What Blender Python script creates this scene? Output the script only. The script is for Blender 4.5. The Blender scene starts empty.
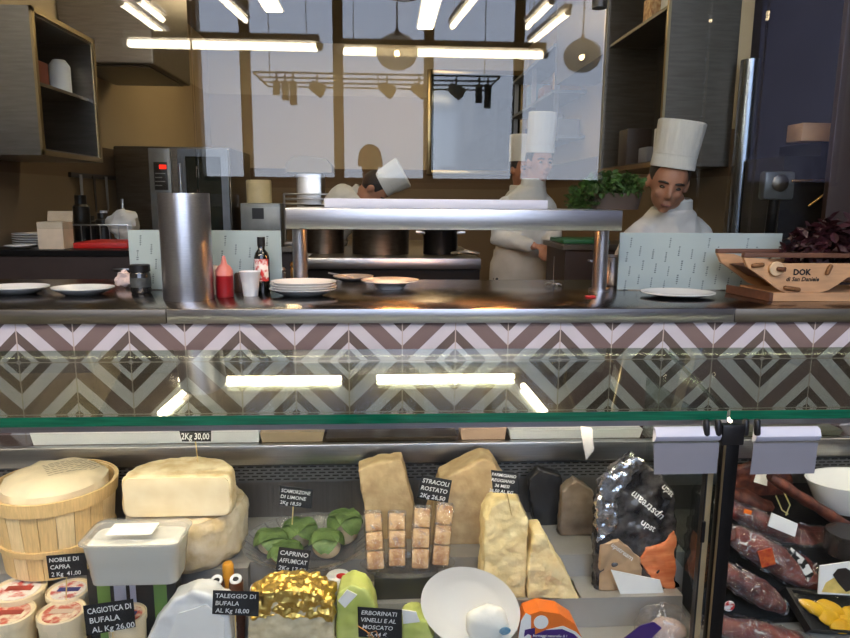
import bpy, bmesh, math, random
from mathutils import Vector, Matrix, noise
random.seed(7)
sc = bpy.context.scene
C = sc.collection
V = Vector
PI = math.pi

# ------------------------------------------------------------------ camera
F, YAW, PITCH, ROLL, CZ = 680.0, .0592, .1736, .0082, 1.4
fw = V((math.sin(YAW)*math.cos(PITCH), math.cos(YAW)*math.cos(PITCH), -math.sin(PITCH)))
rt0 = V((math.cos(YAW), -math.sin(YAW), 0)); up0 = rt0.cross(fw)
rt = rt0*math.cos(ROLL)+up0*math.sin(ROLL); up = -rt0*math.sin(ROLL)+up0*math.cos(ROLL)
EYE = V((0, 0, CZ))
def ray(x, y): return rt*((x-425)/F)-up*((y-319)/F)+fw
def at(x, y, Y): d = ray(x, y); return EYE+d*(Y/d.y)
def atz(x, y, Z): d = ray(x, y); return EYE+d*((Z-CZ)/d.z)
def atx(x, y, X): d = ray(x, y); return EYE+d*(X/d.x)
cam = bpy.data.objects.new('camera', bpy.data.cameras.new('camera')); C.objects.link(cam)
cam.data.sensor_width = 36; cam.data.lens = F/850*36; cam.data.clip_start = .02
cam.matrix_world = Matrix(((rt.x, up.x, -fw.x, 0), (rt.y, up.y, -fw.y, 0), (rt.z, up.z, -fw.z, CZ), (0, 0, 0, 1)))
sc.camera = cam

# levels of the place (metres)
WALL_Y = 1.875                 # tiled front of the kitchen counter
TOP = 1.1015                   # steel counter top
PART = 2.265                   # plane of the glass partition
CASE_Y = 1.35                  # front glass of the display case
FRONT, DECK, STEP, MID_Y, STEP_Y = .385, .4625, .5225, 1.465, 1.56
BENCH_Y, BACK_Y = 1.76, 1.80
FZ, FY, BY = .964, CASE_Y, 1.68   # sloping glass top of the case: front height, front, back
BZ = at(425, 349, BY).z
HC = 8.2                       # height of the shop hall

# ------------------------------------------------------------------ materials
def lin(c):
    return tuple(((v/255)/12.92 if v/255 <= .04045 else ((v/255+.055)/1.055)**2.4) for v in c[:3])+(1,)
def nodes(name):
    m = bpy.data.materials.new(name); m.use_nodes = True
    return m, m.node_tree.nodes, m.node_tree.links
def M(name, col, rough=.5, metal=0, var=.12, scale=12, bump=0, bscale=80, stretch=None, col2=None, emit=0, coat=0, spec=.5, sss=0, contrast=None, detail=4):
    m, n, l = nodes(name); p = n['Principled BSDF']
    p.inputs['Roughness'].default_value = rough; p.inputs['Metallic'].default_value = metal
    p.inputs['Specular IOR Level'].default_value = spec
    p.inputs['Coat Weight'].default_value = coat; p.inputs['Coat Roughness'].default_value = .08
    if sss:
        p.inputs['Subsurface Weight'].default_value = sss; p.inputs['Subsurface Radius'].default_value = (.01, .007, .005)
    tc = n.new('ShaderNodeTexCoord'); mp = n.new('ShaderNodeMapping')
    l.new(tc.outputs['Object'], mp.inputs['Vector'])
    if stretch: mp.inputs['Scale'].default_value = stretch
    nz = n.new('ShaderNodeTexNoise'); nz.inputs['Scale'].default_value = scale; nz.inputs['Detail'].default_value = detail
    l.new(mp.outputs['Vector'], nz.inputs['Vector'])
    c = lin(col)
    if col2: a, b = c, lin(col2)
    else: a, b = tuple(v*(1-var) for v in c[:3])+(1,), tuple(min(1, v*(1+var)) for v in c[:3])+(1,)
    cr = n.new('ShaderNodeValToRGB'); lo, hi = contrast or (.3, .7)
    cr.color_ramp.elements[0].position = lo; cr.color_ramp.elements[1].position = hi
    cr.color_ramp.elements[0].color = a; cr.color_ramp.elements[1].color = b
    l.new(nz.outputs['Fac'], cr.inputs['Fac']); l.new(cr.outputs['Color'], p.inputs['Base Color'])
    if emit:
        p.inputs['Emission Color'].default_value = c; p.inputs['Emission Strength'].default_value = emit
    if bump:
        n2 = n.new('ShaderNodeTexNoise'); n2.inputs['Scale'].default_value = bscale; n2.inputs['Detail'].default_value = 3
        l.new(mp.outputs['Vector'], n2.inputs['Vector'])
        bp = n.new('ShaderNodeBump'); bp.inputs['Strength'].default_value = bump; bp.inputs['Distance'].default_value = .004
        l.new(n2.outputs['Fac'], bp.inputs['Height']); l.new(bp.outputs['Normal'], p.inputs['Normal'])
    return m
def thin(name, tint=(255, 255, 255), f0=.04, rough=0, wrinkle=0, wscale=25, haze=0, hazecol=(230, 230, 235), crease_glint=0):
    """clear sheet: transmits straight through and mirrors by the Schlick law"""
    m, n, l = nodes(name); n.remove(n['Principled BSDF']); out = n['Material Output']
    tr = n.new('ShaderNodeBsdfTransparent'); tr.inputs['Color'].default_value = lin(tint)
    gl = n.new('ShaderNodeBsdfGlossy'); gl.inputs['Roughness'].default_value = rough
    lw = n.new('ShaderNodeLayerWeight'); lw.inputs['Blend'].default_value = .5
    pw = n.new('ShaderNodeMath'); pw.operation = 'POWER'; pw.inputs[1].default_value = 5
    l.new(lw.outputs['Facing'], pw.inputs[0])
    ma = n.new('ShaderNodeMath'); ma.operation = 'MULTIPLY_ADD'; ma.inputs[1].default_value = 1-f0; ma.inputs[2].default_value = f0
    l.new(pw.outputs[0], ma.inputs[0])
    mx = n.new('ShaderNodeMixShader'); l.new(ma.outputs[0], mx.inputs['Fac'])
    base = tr
    if haze:
        df = n.new('ShaderNodeBsdfDiffuse'); df.inputs['Color'].default_value = lin(hazecol)
        m2 = n.new('ShaderNodeMixShader'); m2.inputs['Fac'].default_value = haze
        if crease_glint:                         # white fold lines painted in for the sparkle of crumpled film
            tk = n.new('ShaderNodeTexCoord'); nk = n.new('ShaderNodeTexNoise'); nk.inputs['Scale'].default_value = crease_glint; nk.inputs['Detail'].default_value = 5; nk.inputs['Distortion'].default_value = 2.2
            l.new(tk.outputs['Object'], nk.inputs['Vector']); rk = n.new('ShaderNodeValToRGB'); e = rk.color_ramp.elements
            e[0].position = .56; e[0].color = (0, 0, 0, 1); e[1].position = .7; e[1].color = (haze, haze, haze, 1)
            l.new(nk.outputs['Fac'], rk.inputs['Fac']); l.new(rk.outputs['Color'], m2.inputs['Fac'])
        l.new(tr.outputs[0], m2.inputs[1]); l.new(df.outputs[0], m2.inputs[2]); base = m2
    l.new(base.outputs[0], mx.inputs[1]); l.new(gl.outputs[0], mx.inputs[2])
    if wrinkle:
        tc = n.new('ShaderNodeTexCoord'); nz = n.new('ShaderNodeTexNoise'); nz.inputs['Scale'].default_value = wscale
        nz.inputs['Detail'].default_value = 3; nz.inputs['Distortion'].default_value = 1.5
        l.new(tc.outputs['Object'], nz.inputs['Vector'])
        bp = n.new('ShaderNodeBump'); bp.inputs['Strength'].default_value = wrinkle; bp.inputs['Distance'].default_value = .02
        l.new(nz.outputs['Fac'], bp.inputs['Height']); l.new(bp.outputs['Normal'], gl.inputs['Normal'])
    l.new(mx.outputs[0], out.inputs['Surface'])
    return m
def glow(name, col, strength):
    m, n, l = nodes(name); p = n['Principled BSDF']; p.inputs['Base Color'].default_value = lin(col)
    p.inputs['Emission Color'].default_value = lin(col); p.inputs['Emission Strength'].default_value = strength
    return m
def banded(name, stops, rough=.8, axis='Z', var=.06):
    """paint that changes at given heights"""
    m, n, l = nodes(name); p = n['Principled BSDF']; p.inputs['Roughness'].default_value = rough
    g = n.new('ShaderNodeNewGeometry'); sx = n.new('ShaderNodeSeparateXYZ'); l.new(g.outputs['Position'], sx.inputs[0])
    dv = n.new('ShaderNodeMath'); dv.operation = 'DIVIDE'; dv.inputs[1].default_value = 5; l.new(sx.outputs[axis], dv.inputs[0])
    cr = n.new('ShaderNodeValToRGB'); cr.color_ramp.interpolation = 'CONSTANT'
    e = cr.color_ramp.elements; e[0].position = 0; e[0].color = lin(stops[0][1]); e[1].position = stops[1][0]/5; e[1].color = lin(stops[1][1])
    for z, c in stops[2:]:
        k = e.new(z/5); k.color = lin(c)
    l.new(dv.outputs[0], cr.inputs[0])
    nz = n.new('ShaderNodeTexNoise'); nz.inputs['Scale'].default_value = 3; l.new(g.outputs['Position'], nz.inputs['Vector'])
    mr = n.new('ShaderNodeMapRange'); mr.inputs['To Min'].default_value = 1-var; mr.inputs['To Max'].default_value = 1+var; l.new(nz.outputs['Fac'], mr.inputs['Value'])
    mx = n.new('ShaderNodeVectorMath'); mx.operation = 'SCALE'; l.new(cr.outputs[0], mx.inputs[0]); l.new(mr.outputs[0], mx.inputs['Scale'])
    l.new(mx.outputs[0], p.inputs['Base Color'])
    return m
def tile_material():
    m, n, l = nodes('cement_tile'); p = n['Principled BSDF']; p.inputs['Roughness'].default_value = .42
    g = n.new('ShaderNodeNewGeometry'); sx = n.new('ShaderNodeSeparateXYZ'); l.new(g.outputs['Position'], sx.inputs[0])
    def mth(op, a, b=None, c=None):
        k = n.new('ShaderNodeMath'); k.operation = op
        for i, v in enumerate((a, b, c)):
            if v is None: continue
            if hasattr(v, 'is_linked'): l.new(v, k.inputs[i])
            else: k.inputs[i].default_value = v
        return k.outputs[0]
    t = .15
    xs = mth('DIVIDE', mth('SUBTRACT', sx.outputs['X'], -1.3364*.75), t)
    zs = mth('DIVIDE', mth('SUBTRACT', sx.outputs['Z'], .9513), t)
    u, v = mth('PINGPONG', xs, 1), mth('PINGPONG', zs, 1)
    s = mth('DIVIDE', mth('ADD', u, v), 2)
    cr = n.new('ShaderNodeValToRGB'); cr.color_ramp.interpolation = 'CONSTANT'; e = cr.color_ramp.elements
    light, dark, mauve = lin((168, 165, 178)), lin((62, 49, 51)), lin((86, 69, 73))
    e[0].position = 0; e[0].color = light; e[1].position = .025; e[1].color = dark
    for q, c in ((.11, light), (.18, dark), (.3, light), (.45, mauve), (.64, light), (.77, dark), (.88, light), (.95, dark)):
        k = e.new(q); k.color = c
    l.new(s, cr.inputs[0])
    # grout where a whole tile ends
    fx = mth('ABSOLUTE', mth('SUBTRACT', mth('FRACT', mth('ADD', xs, .5)), .5)); fz = mth('ABSOLUTE', mth('SUBTRACT', mth('FRACT', mth('ADD', zs, .5)), .5))
    gr = mth('LESS_THAN', mth('MINIMUM', fx, fz), .011)
    nz = n.new('ShaderNodeTexNoise'); nz.inputs['Scale'].default_value = 14; l.new(g.outputs['Position'], nz.inputs['Vector'])
    mr = n.new('ShaderNodeMapRange'); mr.inputs['To Min'].default_value = .86; mr.inputs['To Max'].default_value = 1.12; l.new(nz.outputs['Fac'], mr.inputs['Value'])
    sc_ = n.new('ShaderNodeVectorMath'); sc_.operation = 'SCALE'; l.new(cr.outputs[0], sc_.inputs[0]); l.new(mr.outputs[0], sc_.inputs['Scale'])
    mx = n.new('ShaderNodeMix'); mx.data_type = 'RGBA'; l.new(gr, mx.inputs[0]); l.new(sc_.outputs[0], mx.inputs[6]); mx.inputs[7].default_value = lin((150, 140, 138))
    l.new(mx.outputs[2], p.inputs['Base Color'])
    return m

STEEL = M('brushed_steel', (178, 178, 182), .3, 1, .08, 6, .05, 60, (1, 30, 60))
STEEL_TOP = M('worn_steel', (150, 142, 136), .2, 1, .14, 5, .04, 40, (30, 2, 2))
STEEL_DARK = M('dull_steel', (110, 102, 92), .38, 1, .15, 4, .04, 50, (2, 20, 20))
STEEL_BRASS = M('warm_steel_edge', (170, 150, 112), .3, 1, .1, 5)
BLACK = M('black_plastic', (20, 19, 20), .4, 0, .2)
BLACKMET = M('black_metal', (26, 25, 25), .35, .6, .2)
DARKBR = M('dark_brown_laminate', (52, 38, 32), .5, 0, .2, 5)
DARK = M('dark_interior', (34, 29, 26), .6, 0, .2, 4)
WHITE = M('white_ceramic', (226, 224, 220), .2, 0, .03, 8, coat=.4)
WHITEP = M('white_plastic', (228, 228, 228), .4, 0, .03, 8)
GREYP = M('grey_plastic', (118, 118, 126), .5, 0, .05, 8)
LGREYP = M('pale_grey_plastic', (205, 206, 220), .4, 0, .03, 8)
PAPER = M('white_paper', (236, 234, 230), .8, 0, .04, 20)
CLOTH = M('white_cotton', (206, 200, 190), .9, 0, .06, 9, .3, 40)
APRON = M('cream_cotton', (182, 172, 156), .9, 0, .08, 9, .4, 30)
HATM = M('white_hat_cotton', (212, 206, 196), .9, 0, .05, 14, .15, 60, (14, 14, .4))
SKIN = M('skin', (176, 122, 94), .5, 0, .08, 12, sss=.15)
HAIR = M('dark_hair', (38, 28, 22), .6, 0, .3, 60, .5, 200)
DCLOTH = M('dark_cloth', (38, 38, 44), .9, 0, .15, 9)
GLASS = thin('clear_glass', (250, 252, 252), .04)
GLASS_CASE = thin('green_tinted_glass', (222, 230, 222), .11)
GLASS_FRONT = thin('front_glass', (250, 252, 251), .012)
GEDGE = M('green_glass_edge', (14, 92, 66), .1, 0, .3, 10, stretch=(1, 20, 20), coat=.6)
CLEAR = thin('clear_plastic', (246, 246, 246), .07, .08, .35, 22, .06)
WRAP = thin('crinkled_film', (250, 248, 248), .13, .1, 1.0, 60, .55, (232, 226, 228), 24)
MILKY = thin('milky_plastic', (235, 235, 232), .08, .15, .2, 12, .5, (236, 234, 228))
SMOKED = thin('smoked_glass', (192, 186, 174), .12, .02)
CHALK = M('chalkboard', (26, 27, 30), .6, 0, .2, 20)
CHALKW = M('chalk_writing', (232, 232, 230), .9, 0, .05)
STICK = M('wooden_pick', (214, 186, 128), .6, 0, .15, 30)
TUBE = glow('fluorescent', (255, 240, 212), 22)
FILL_TUBE = glow('fill_fluorescent', (255, 230, 196), 80)
WARM = glow('heat_bulb', (255, 170, 90), 110)
BULB = glow('pendant_bulb', (255, 226, 176), 120)
LED = glow('case_led', (255, 234, 204), 27)
BASKET = M('pale_poplar', (222, 188, 132), .55, 0, .12, 9, .1, 40, (30, 30, 1.5))
BASKET2 = M('light_poplar', (236, 208, 158), .55, 0, .1, 9, .1, 40, (30, 30, 1.5))
RIND = M('wheel_rind', (204, 176, 130), .65, 0, .14, 26, .4, 70, col2=(234, 218, 182), contrast=(.35, .65), detail=8)
RIND2 = M('mouldy_rind', (226, 214, 192), .8, 0, .14, 18, .7, 70, col2=(196, 172, 128))
PARM = M('grana_paste', (222, 194, 134), .65, 0, .1, 22, .6, 90, col2=(240, 222, 172))
PARM2 = M('aged_paste', (172, 142, 102), .6, 0, .1, 24, .5, 70, col2=(204, 178, 136))
RICOTTA = M('fresh_curd', (240, 238, 230), .6, 0, .04, 30, .4, 60)
CREAM = M('cream_plastic', (238, 220, 184), .4, 0, .05, 8)
LEAF = M('cabbage_leaf', (60, 82, 38), .55, 0, .2, 30, .8, 60, col2=(104, 128, 70))
BASIL = M('herb_leaf', (34, 62, 22), .55, 0, .3, 40, col2=(64, 98, 36))
PURPLE = M('radicchio_leaf', (34, 14, 18), .5, 0, .3, 30, col2=(66, 24, 32))
GOLD = M('gold_foil', (222, 178, 88), .34, 1, .2, 30, .9, 60, col2=(246, 212, 120))
GREENC = M('green_wax', (184, 196, 96), .5, 0, .12, 14, .3, 40, col2=(206, 210, 130))
TANPACK = M('toasted_cheese', (164, 116, 70), .5, 0, .2, 40, .3, 60, col2=(214, 178, 126), contrast=(.4, .6))
SALAMI = M('cured_meat', (64, 18, 18), .4, 0, .3, 30, .4, 60, col2=(138, 62, 52), contrast=(.4, .8))
SALAMI2 = M('lean_meat', (88, 22, 24), .35, 0, .3, 16, .3, 50, col2=(160, 80, 66), contrast=(.4, .8))
SALAMID = M('dark_salami', (58, 22, 16), .55, 0, .3, 40, .5, 70, col2=(112, 58, 40), contrast=(.4, .75))
SALMON = M('salmon', (214, 108, 60), .4, 0, .12, 12, .2, 40, col2=(236, 150, 100), stretch=(1, 1, 6))
YELLOW = M('yellow_pasta', (240, 176, 10), .5, 0, .1, 16, .2, 40, col2=(252, 206, 40))
BROWNOLIVE = M('brown_glaze', (86, 44, 26), .3, 0, .3, 26)
ORANGE = M('orange_print', (232, 116, 34), .4, 0, .06)
PURP = M('purple_print', (66, 34, 110), .4, 0, .06)
RED = M('red_print', (196, 40, 36), .4, 0, .08)
GREENP = M('green_print', (120, 152, 78), .5, 0, .06)
SILVER = M('silver_foil', (150, 150, 158), .25, 1, .2, 30, .9, 45, col2=(235, 235, 240))
REDB = M('red_board', (176, 26, 22), .5, 0, .08)
GREENB = M('green_board', (30, 92, 52), .5, 0, .08)
WOOD = M('light_oak', (196, 150, 108), .55, 0, .14, 5, .1, 30, (2, 14, 14))
WOODD = M('dark_oak', (92, 56, 36), .55, 0, .16, 5, .1, 30, (2, 14, 14))
COPPER = M('copper', (200, 150, 90), .25, 1, .1)
MEATRED = M('sauce_red', (150, 24, 30), .3, 0, .1)
PINK = M('pink_plastic', (206, 120, 108), .35, 0, .06)
FILM = M('printed_film', (166, 178, 174), .45, 0, .03, 5)
FILMINK = M('grey_ink', (104, 112, 112), .6, 0, .1)
TILE = tile_material()
PANEL = M('ribbed_panel', (118, 114, 112), .35, .8, .08, 60, .3, 30, (3, .01, .01))

# ------------------------------------------------------------------ mesh helpers
def frame(z, x=None):
    z = z.normalized(); a = x if x is not None else (V((0, 0, 1)) if abs(z.z) < .9 else V((1, 0, 0)))
    xx = (a-z*a.dot(z)).normalized(); yy = z.cross(xx)
    return xx, yy, z
class MB:
    def __init__(s): s.b = bmesh.new()
    def ring(s, pts): return [s.b.verts.new(p) for p in pts]
    def bridge(s, a, b):
        n = len(a)
        for i in range(n): s.b.faces.new((a[i], a[(i+1) % n], b[(i+1) % n], b[i]))
    def cap(s, r): s.b.faces.new(r)
    def box(s, lo, hi, bevel=0, m=None):
        r = bmesh.ops.create_cube(s.b, size=1); vs = r['verts']
        for v in vs:
            v.co = V(((v.co.x+.5)*(hi[0]-lo[0])+lo[0], (v.co.y+.5)*(hi[1]-lo[1])+lo[1], (v.co.z+.5)*(hi[2]-lo[2])+lo[2]))
        if bevel:
            es = list({e for v in vs for e in v.link_edges})
            rr = bmesh.ops.bevel(s.b, geom=es, offset=bevel, segments=2, affect='EDGES', profile=.5)
            vs = list({v for f in rr['faces'] for v in f.verts} | {v for v in vs if v.is_valid})
        if m is not None:
            for v in vs: v.co = m @ v.co
        return s
    def cyl(s, p0, p1, r0, r1=None, n=20, cap=True):
        r1 = r0 if r1 is None else r1; p0, p1 = V(p0), V(p1); x, y, z = frame(p1-p0)
        a, b = [s.ring([p+x*math.cos(2*PI*i/n)*r+y*math.sin(2*PI*i/n)*r for i in range(n)]) for p, r in ((p0, r0), (p1, r1))]
        s.bridge(a, b)
        if cap: s.cap(a[::-1]); s.cap(b)
        return s
    def lathe(s, prof, c, n=32, m=None, sx=1, sy=1):
        """profile of (r, z) turned round the local z axis at c; m: 3x3 orientation"""
        m = m or Matrix.Identity(3); c = V(c); prev = None
        for r, z in prof:
            if r < 1e-5: cur = [s.b.verts.new(c+m @ V((0, 0, z)))]
            else: cur = s.ring([c+m @ V((r*sx*math.cos(2*PI*i/n), r*sy*math.sin(2*PI*i/n), z)) for i in range(n)])
            if prev:
                if len(prev) == 1 and len(cur) > 1:
                    for i in range(n): s.b.faces.new((prev[0], cur[(i+1) % n], cur[i]))
                elif len(cur) == 1 and len(prev) > 1:
                    for i in range(n): s.b.faces.new((cur[0], prev[i], prev[(i+1) % n]))
                elif len(cur) > 1: s.bridge(prev, cur)
            prev = cur
        return s
    def tube(s, pts, rad, n=12, flat=1.0, side=None):
        pts = [V(p) for p in pts]; k = len(pts)
        rad = rad if isinstance(rad, (list, tuple)) else [rad]*k
        prev = None; xx = None
        for i, p in enumerate(pts):
            t = (pts[min(i+1, k-1)]-pts[max(i-1, 0)])
            x, y, z = frame(t, side or xx); xx = x
            r = rad[i]
            cur = s.ring([p+x*math.cos(2*PI*j/n)*r+y*math.sin(2*PI*j/n)*r*flat for j in range(n)])
            if i == 0:
                t0 = s.ring([p-z*r*.5+x*math.cos(2*PI*j/n)*r*.7+y*math.sin(2*PI*j/n)*r*.7*flat for j in range(n)]); s.cap(t0[::-1]); s.bridge(t0, cur)
            if prev: s.bridge(prev, cur)
            if i == k-1:
                t1 = s.ring([p+z*r*.5+x*math.cos(2*PI*j/n)*r*.7+y*math.sin(2*PI*j/n)*r*.7*flat for j in range(n)]); s.bridge(cur, t1); s.cap(t1)
            prev = cur
        return s
    def ell(s, c, r, m=None, n=20, k=12):
        m = m or Matrix.Identity(3); r = (r, r, r) if not isinstance(r, (tuple, list)) else r
        prof = [(math.sin(PI*i/k), -math.cos(PI*i/k)) for i in range(k+1)]
        s.lathe([(a, z*r[2]) for a, z in prof], c, n, m, r[0], r[1]); return s
    def prism(s, pts, d):
        """closed outline of 3-D points pushed along d"""
        d = V(d); a = s.ring([V(p) for p in pts]); b = s.ring([V(p)+d for p in pts])
        s.bridge(a, b); s.cap(a[::-1]); s.cap(b); return s
    def quad(s, *p): s.b.faces.new([s.b.verts.new(V(q)) for q in p]); return s
    def loft(s, rings, n=20):
        """rings: (centre, half-axis a, half-axis b)"""
        prev = None
        for i, (c, a, b) in enumerate(rings):
            cur = s.ring([c+a*math.cos(2*PI*j/n)+b*math.sin(2*PI*j/n) for j in range(n)])
            if prev: s.bridge(prev, cur)
            else: s.cap(cur[::-1])
            prev = cur
        s.cap(prev); return s
    def jitter(s, amp, freq, seed=0):
        s.b.normal_update()
        o = V((seed*7.3, seed*3.1, seed*1.7))
        for v in s.b.verts: v.co += v.normal*amp*noise.fractal((v.co+o)*freq, 1.0, 2.0, 4)
        return s
    def sub(s, cuts=1):
        bmesh.ops.subdivide_edges(s.b, edges=s.b.edges[:], cuts=cuts, use_grid_fill=True); return s
    def remesh(s, vox, smooth=2):
        bmesh.ops.recalc_face_normals(s.b, faces=s.b.faces[:])
        me = bpy.data.meshes.new('tmp'); s.b.to_mesh(me); s.b.free()
        o = bpy.data.objects.new('tmp', me); C.objects.link(o)
        md = o.modifiers.new('r', 'REMESH'); md.mode = 'VOXEL'; md.voxel_size = vox
        if smooth:
            ms = o.modifiers.new('s', 'SMOOTH'); ms.factor = .5; ms.iterations = smooth
        dg = bpy.context.evaluated_depsgraph_get(); m2 = bpy.data.meshes.new_from_object(o.evaluated_get(dg))
        s.b = bmesh.new(); s.b.from_mesh(m2)
        bpy.data.objects.remove(o); bpy.data.meshes.remove(me); bpy.data.meshes.remove(m2)
        return s
    def xf(s, m):
        for v in s.b.verts: v.co = m @ v.co
        return s
    def build(s, name, mat, parent=None, loc=None, smooth=40, fix=True):
        off = V((0, 0, 0)) if loc is None else V(loc)
        q = parent
        base = V((0, 0, 0))
        while q is not None: base += q.location; q = q.parent
        if fix: bmesh.ops.recalc_face_normals(s.b, faces=s.b.faces[:])
        for v in s.b.verts: v.co -= off+base if loc is None else off
        me = bpy.data.meshes.new(name); s.b.to_mesh(me); s.b.free()
        for mm in (mat if isinstance(mat, (list, tuple)) else [mat]): me.materials.append(mm)
        if smooth:
            me.shade_smooth(); me.set_sharp_from_angle(angle=math.radians(smooth))
        o = bpy.data.objects.new(name, me); C.objects.link(o)
        if parent is not None:
            o.parent = parent
            if loc is not None: o.location = off-base
        elif loc is not None: o.location = off
        return o
def rest(mb, z):
    for v in mb.b.verts: v.co.z = max(v.co.z, z+.0006)
    return mb
def tag(o, label, cat, group=None):
    o['label'] = label; o['category'] = cat
    if group: o['group'] = group
    return o
def thing(name, label, cat, loc=(0, 0, 0), group=None):
    o = bpy.data.objects.new(name, None); C.objects.link(o); o.location = loc; o.empty_display_size = .05
    return tag(o, label, cat, group)
def struct(name, mb, mat):
    o = mb.build(name, mat); o['kind'] = 'structure'; return o
def dup(root, loc, label=None, rot=None, group=None):
    def cp(o, par):
        c = o.copy(); C.objects.link(c)
        if par is not None: c.parent = par
        for ch in list(o.children): cp(ch, c)
        return c
    r = cp(root, None); r.location = loc
    if rot is not None: r.rotation_euler = rot
    if label: r['label'] = label
    if group: r['group'] = group
    return r
def text_mb(lines, o, u, v, w, h, fill=.9, shear=.12, lift=None, bold=.012, align='LEFT'):
    """chalk or print: each line of text laid on the rectangle o (top left) + u*w, -v*h"""
    n = u.cross(v).normalized(); mb = MB(); k = len(lines)
    for i, t in enumerate(lines):
        cu = bpy.data.curves.new('t', 'FONT'); cu.body = t; cu.size = 1; cu.shear = shear; cu.resolution_u = 2; cu.offset = bold
        ob = bpy.data.objects.new('t', cu); C.objects.link(ob)
        dg = bpy.context.evaluated_depsgraph_get(); me = bpy.data.meshes.new_from_object(ob.evaluated_get(dg))
        xs = [q.co.x for q in me.vertices]
        if xs:
            lh = h/k; s = lh*.82; tw = (max(xs)-min(xs))*s; sx = s*min(1, w*fill/tw)
            x0 = w*(1-fill)/2 if align == 'LEFT' else (w-(max(xs)-min(xs))*sx)/2
            vs = []
            for q in me.vertices:
                vs.append(mb.b.verts.new(o+u*(x0+(q.co.x-min(xs))*sx)-v*(lh*(i+.8)-q.co.y*s)+n*(lift or .0008)))
            for p in me.polygons:
                try: mb.b.faces.new([vs[j] for j in p.vertices])
                except ValueError: pass
        bpy.data.objects.remove(ob); bpy.data.meshes.remove(me); bpy.data.curves.remove(cu)
    return mb
def mir(p): return V((p.x, 2*PART-p.y, p.z))

exec_sections = []
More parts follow.
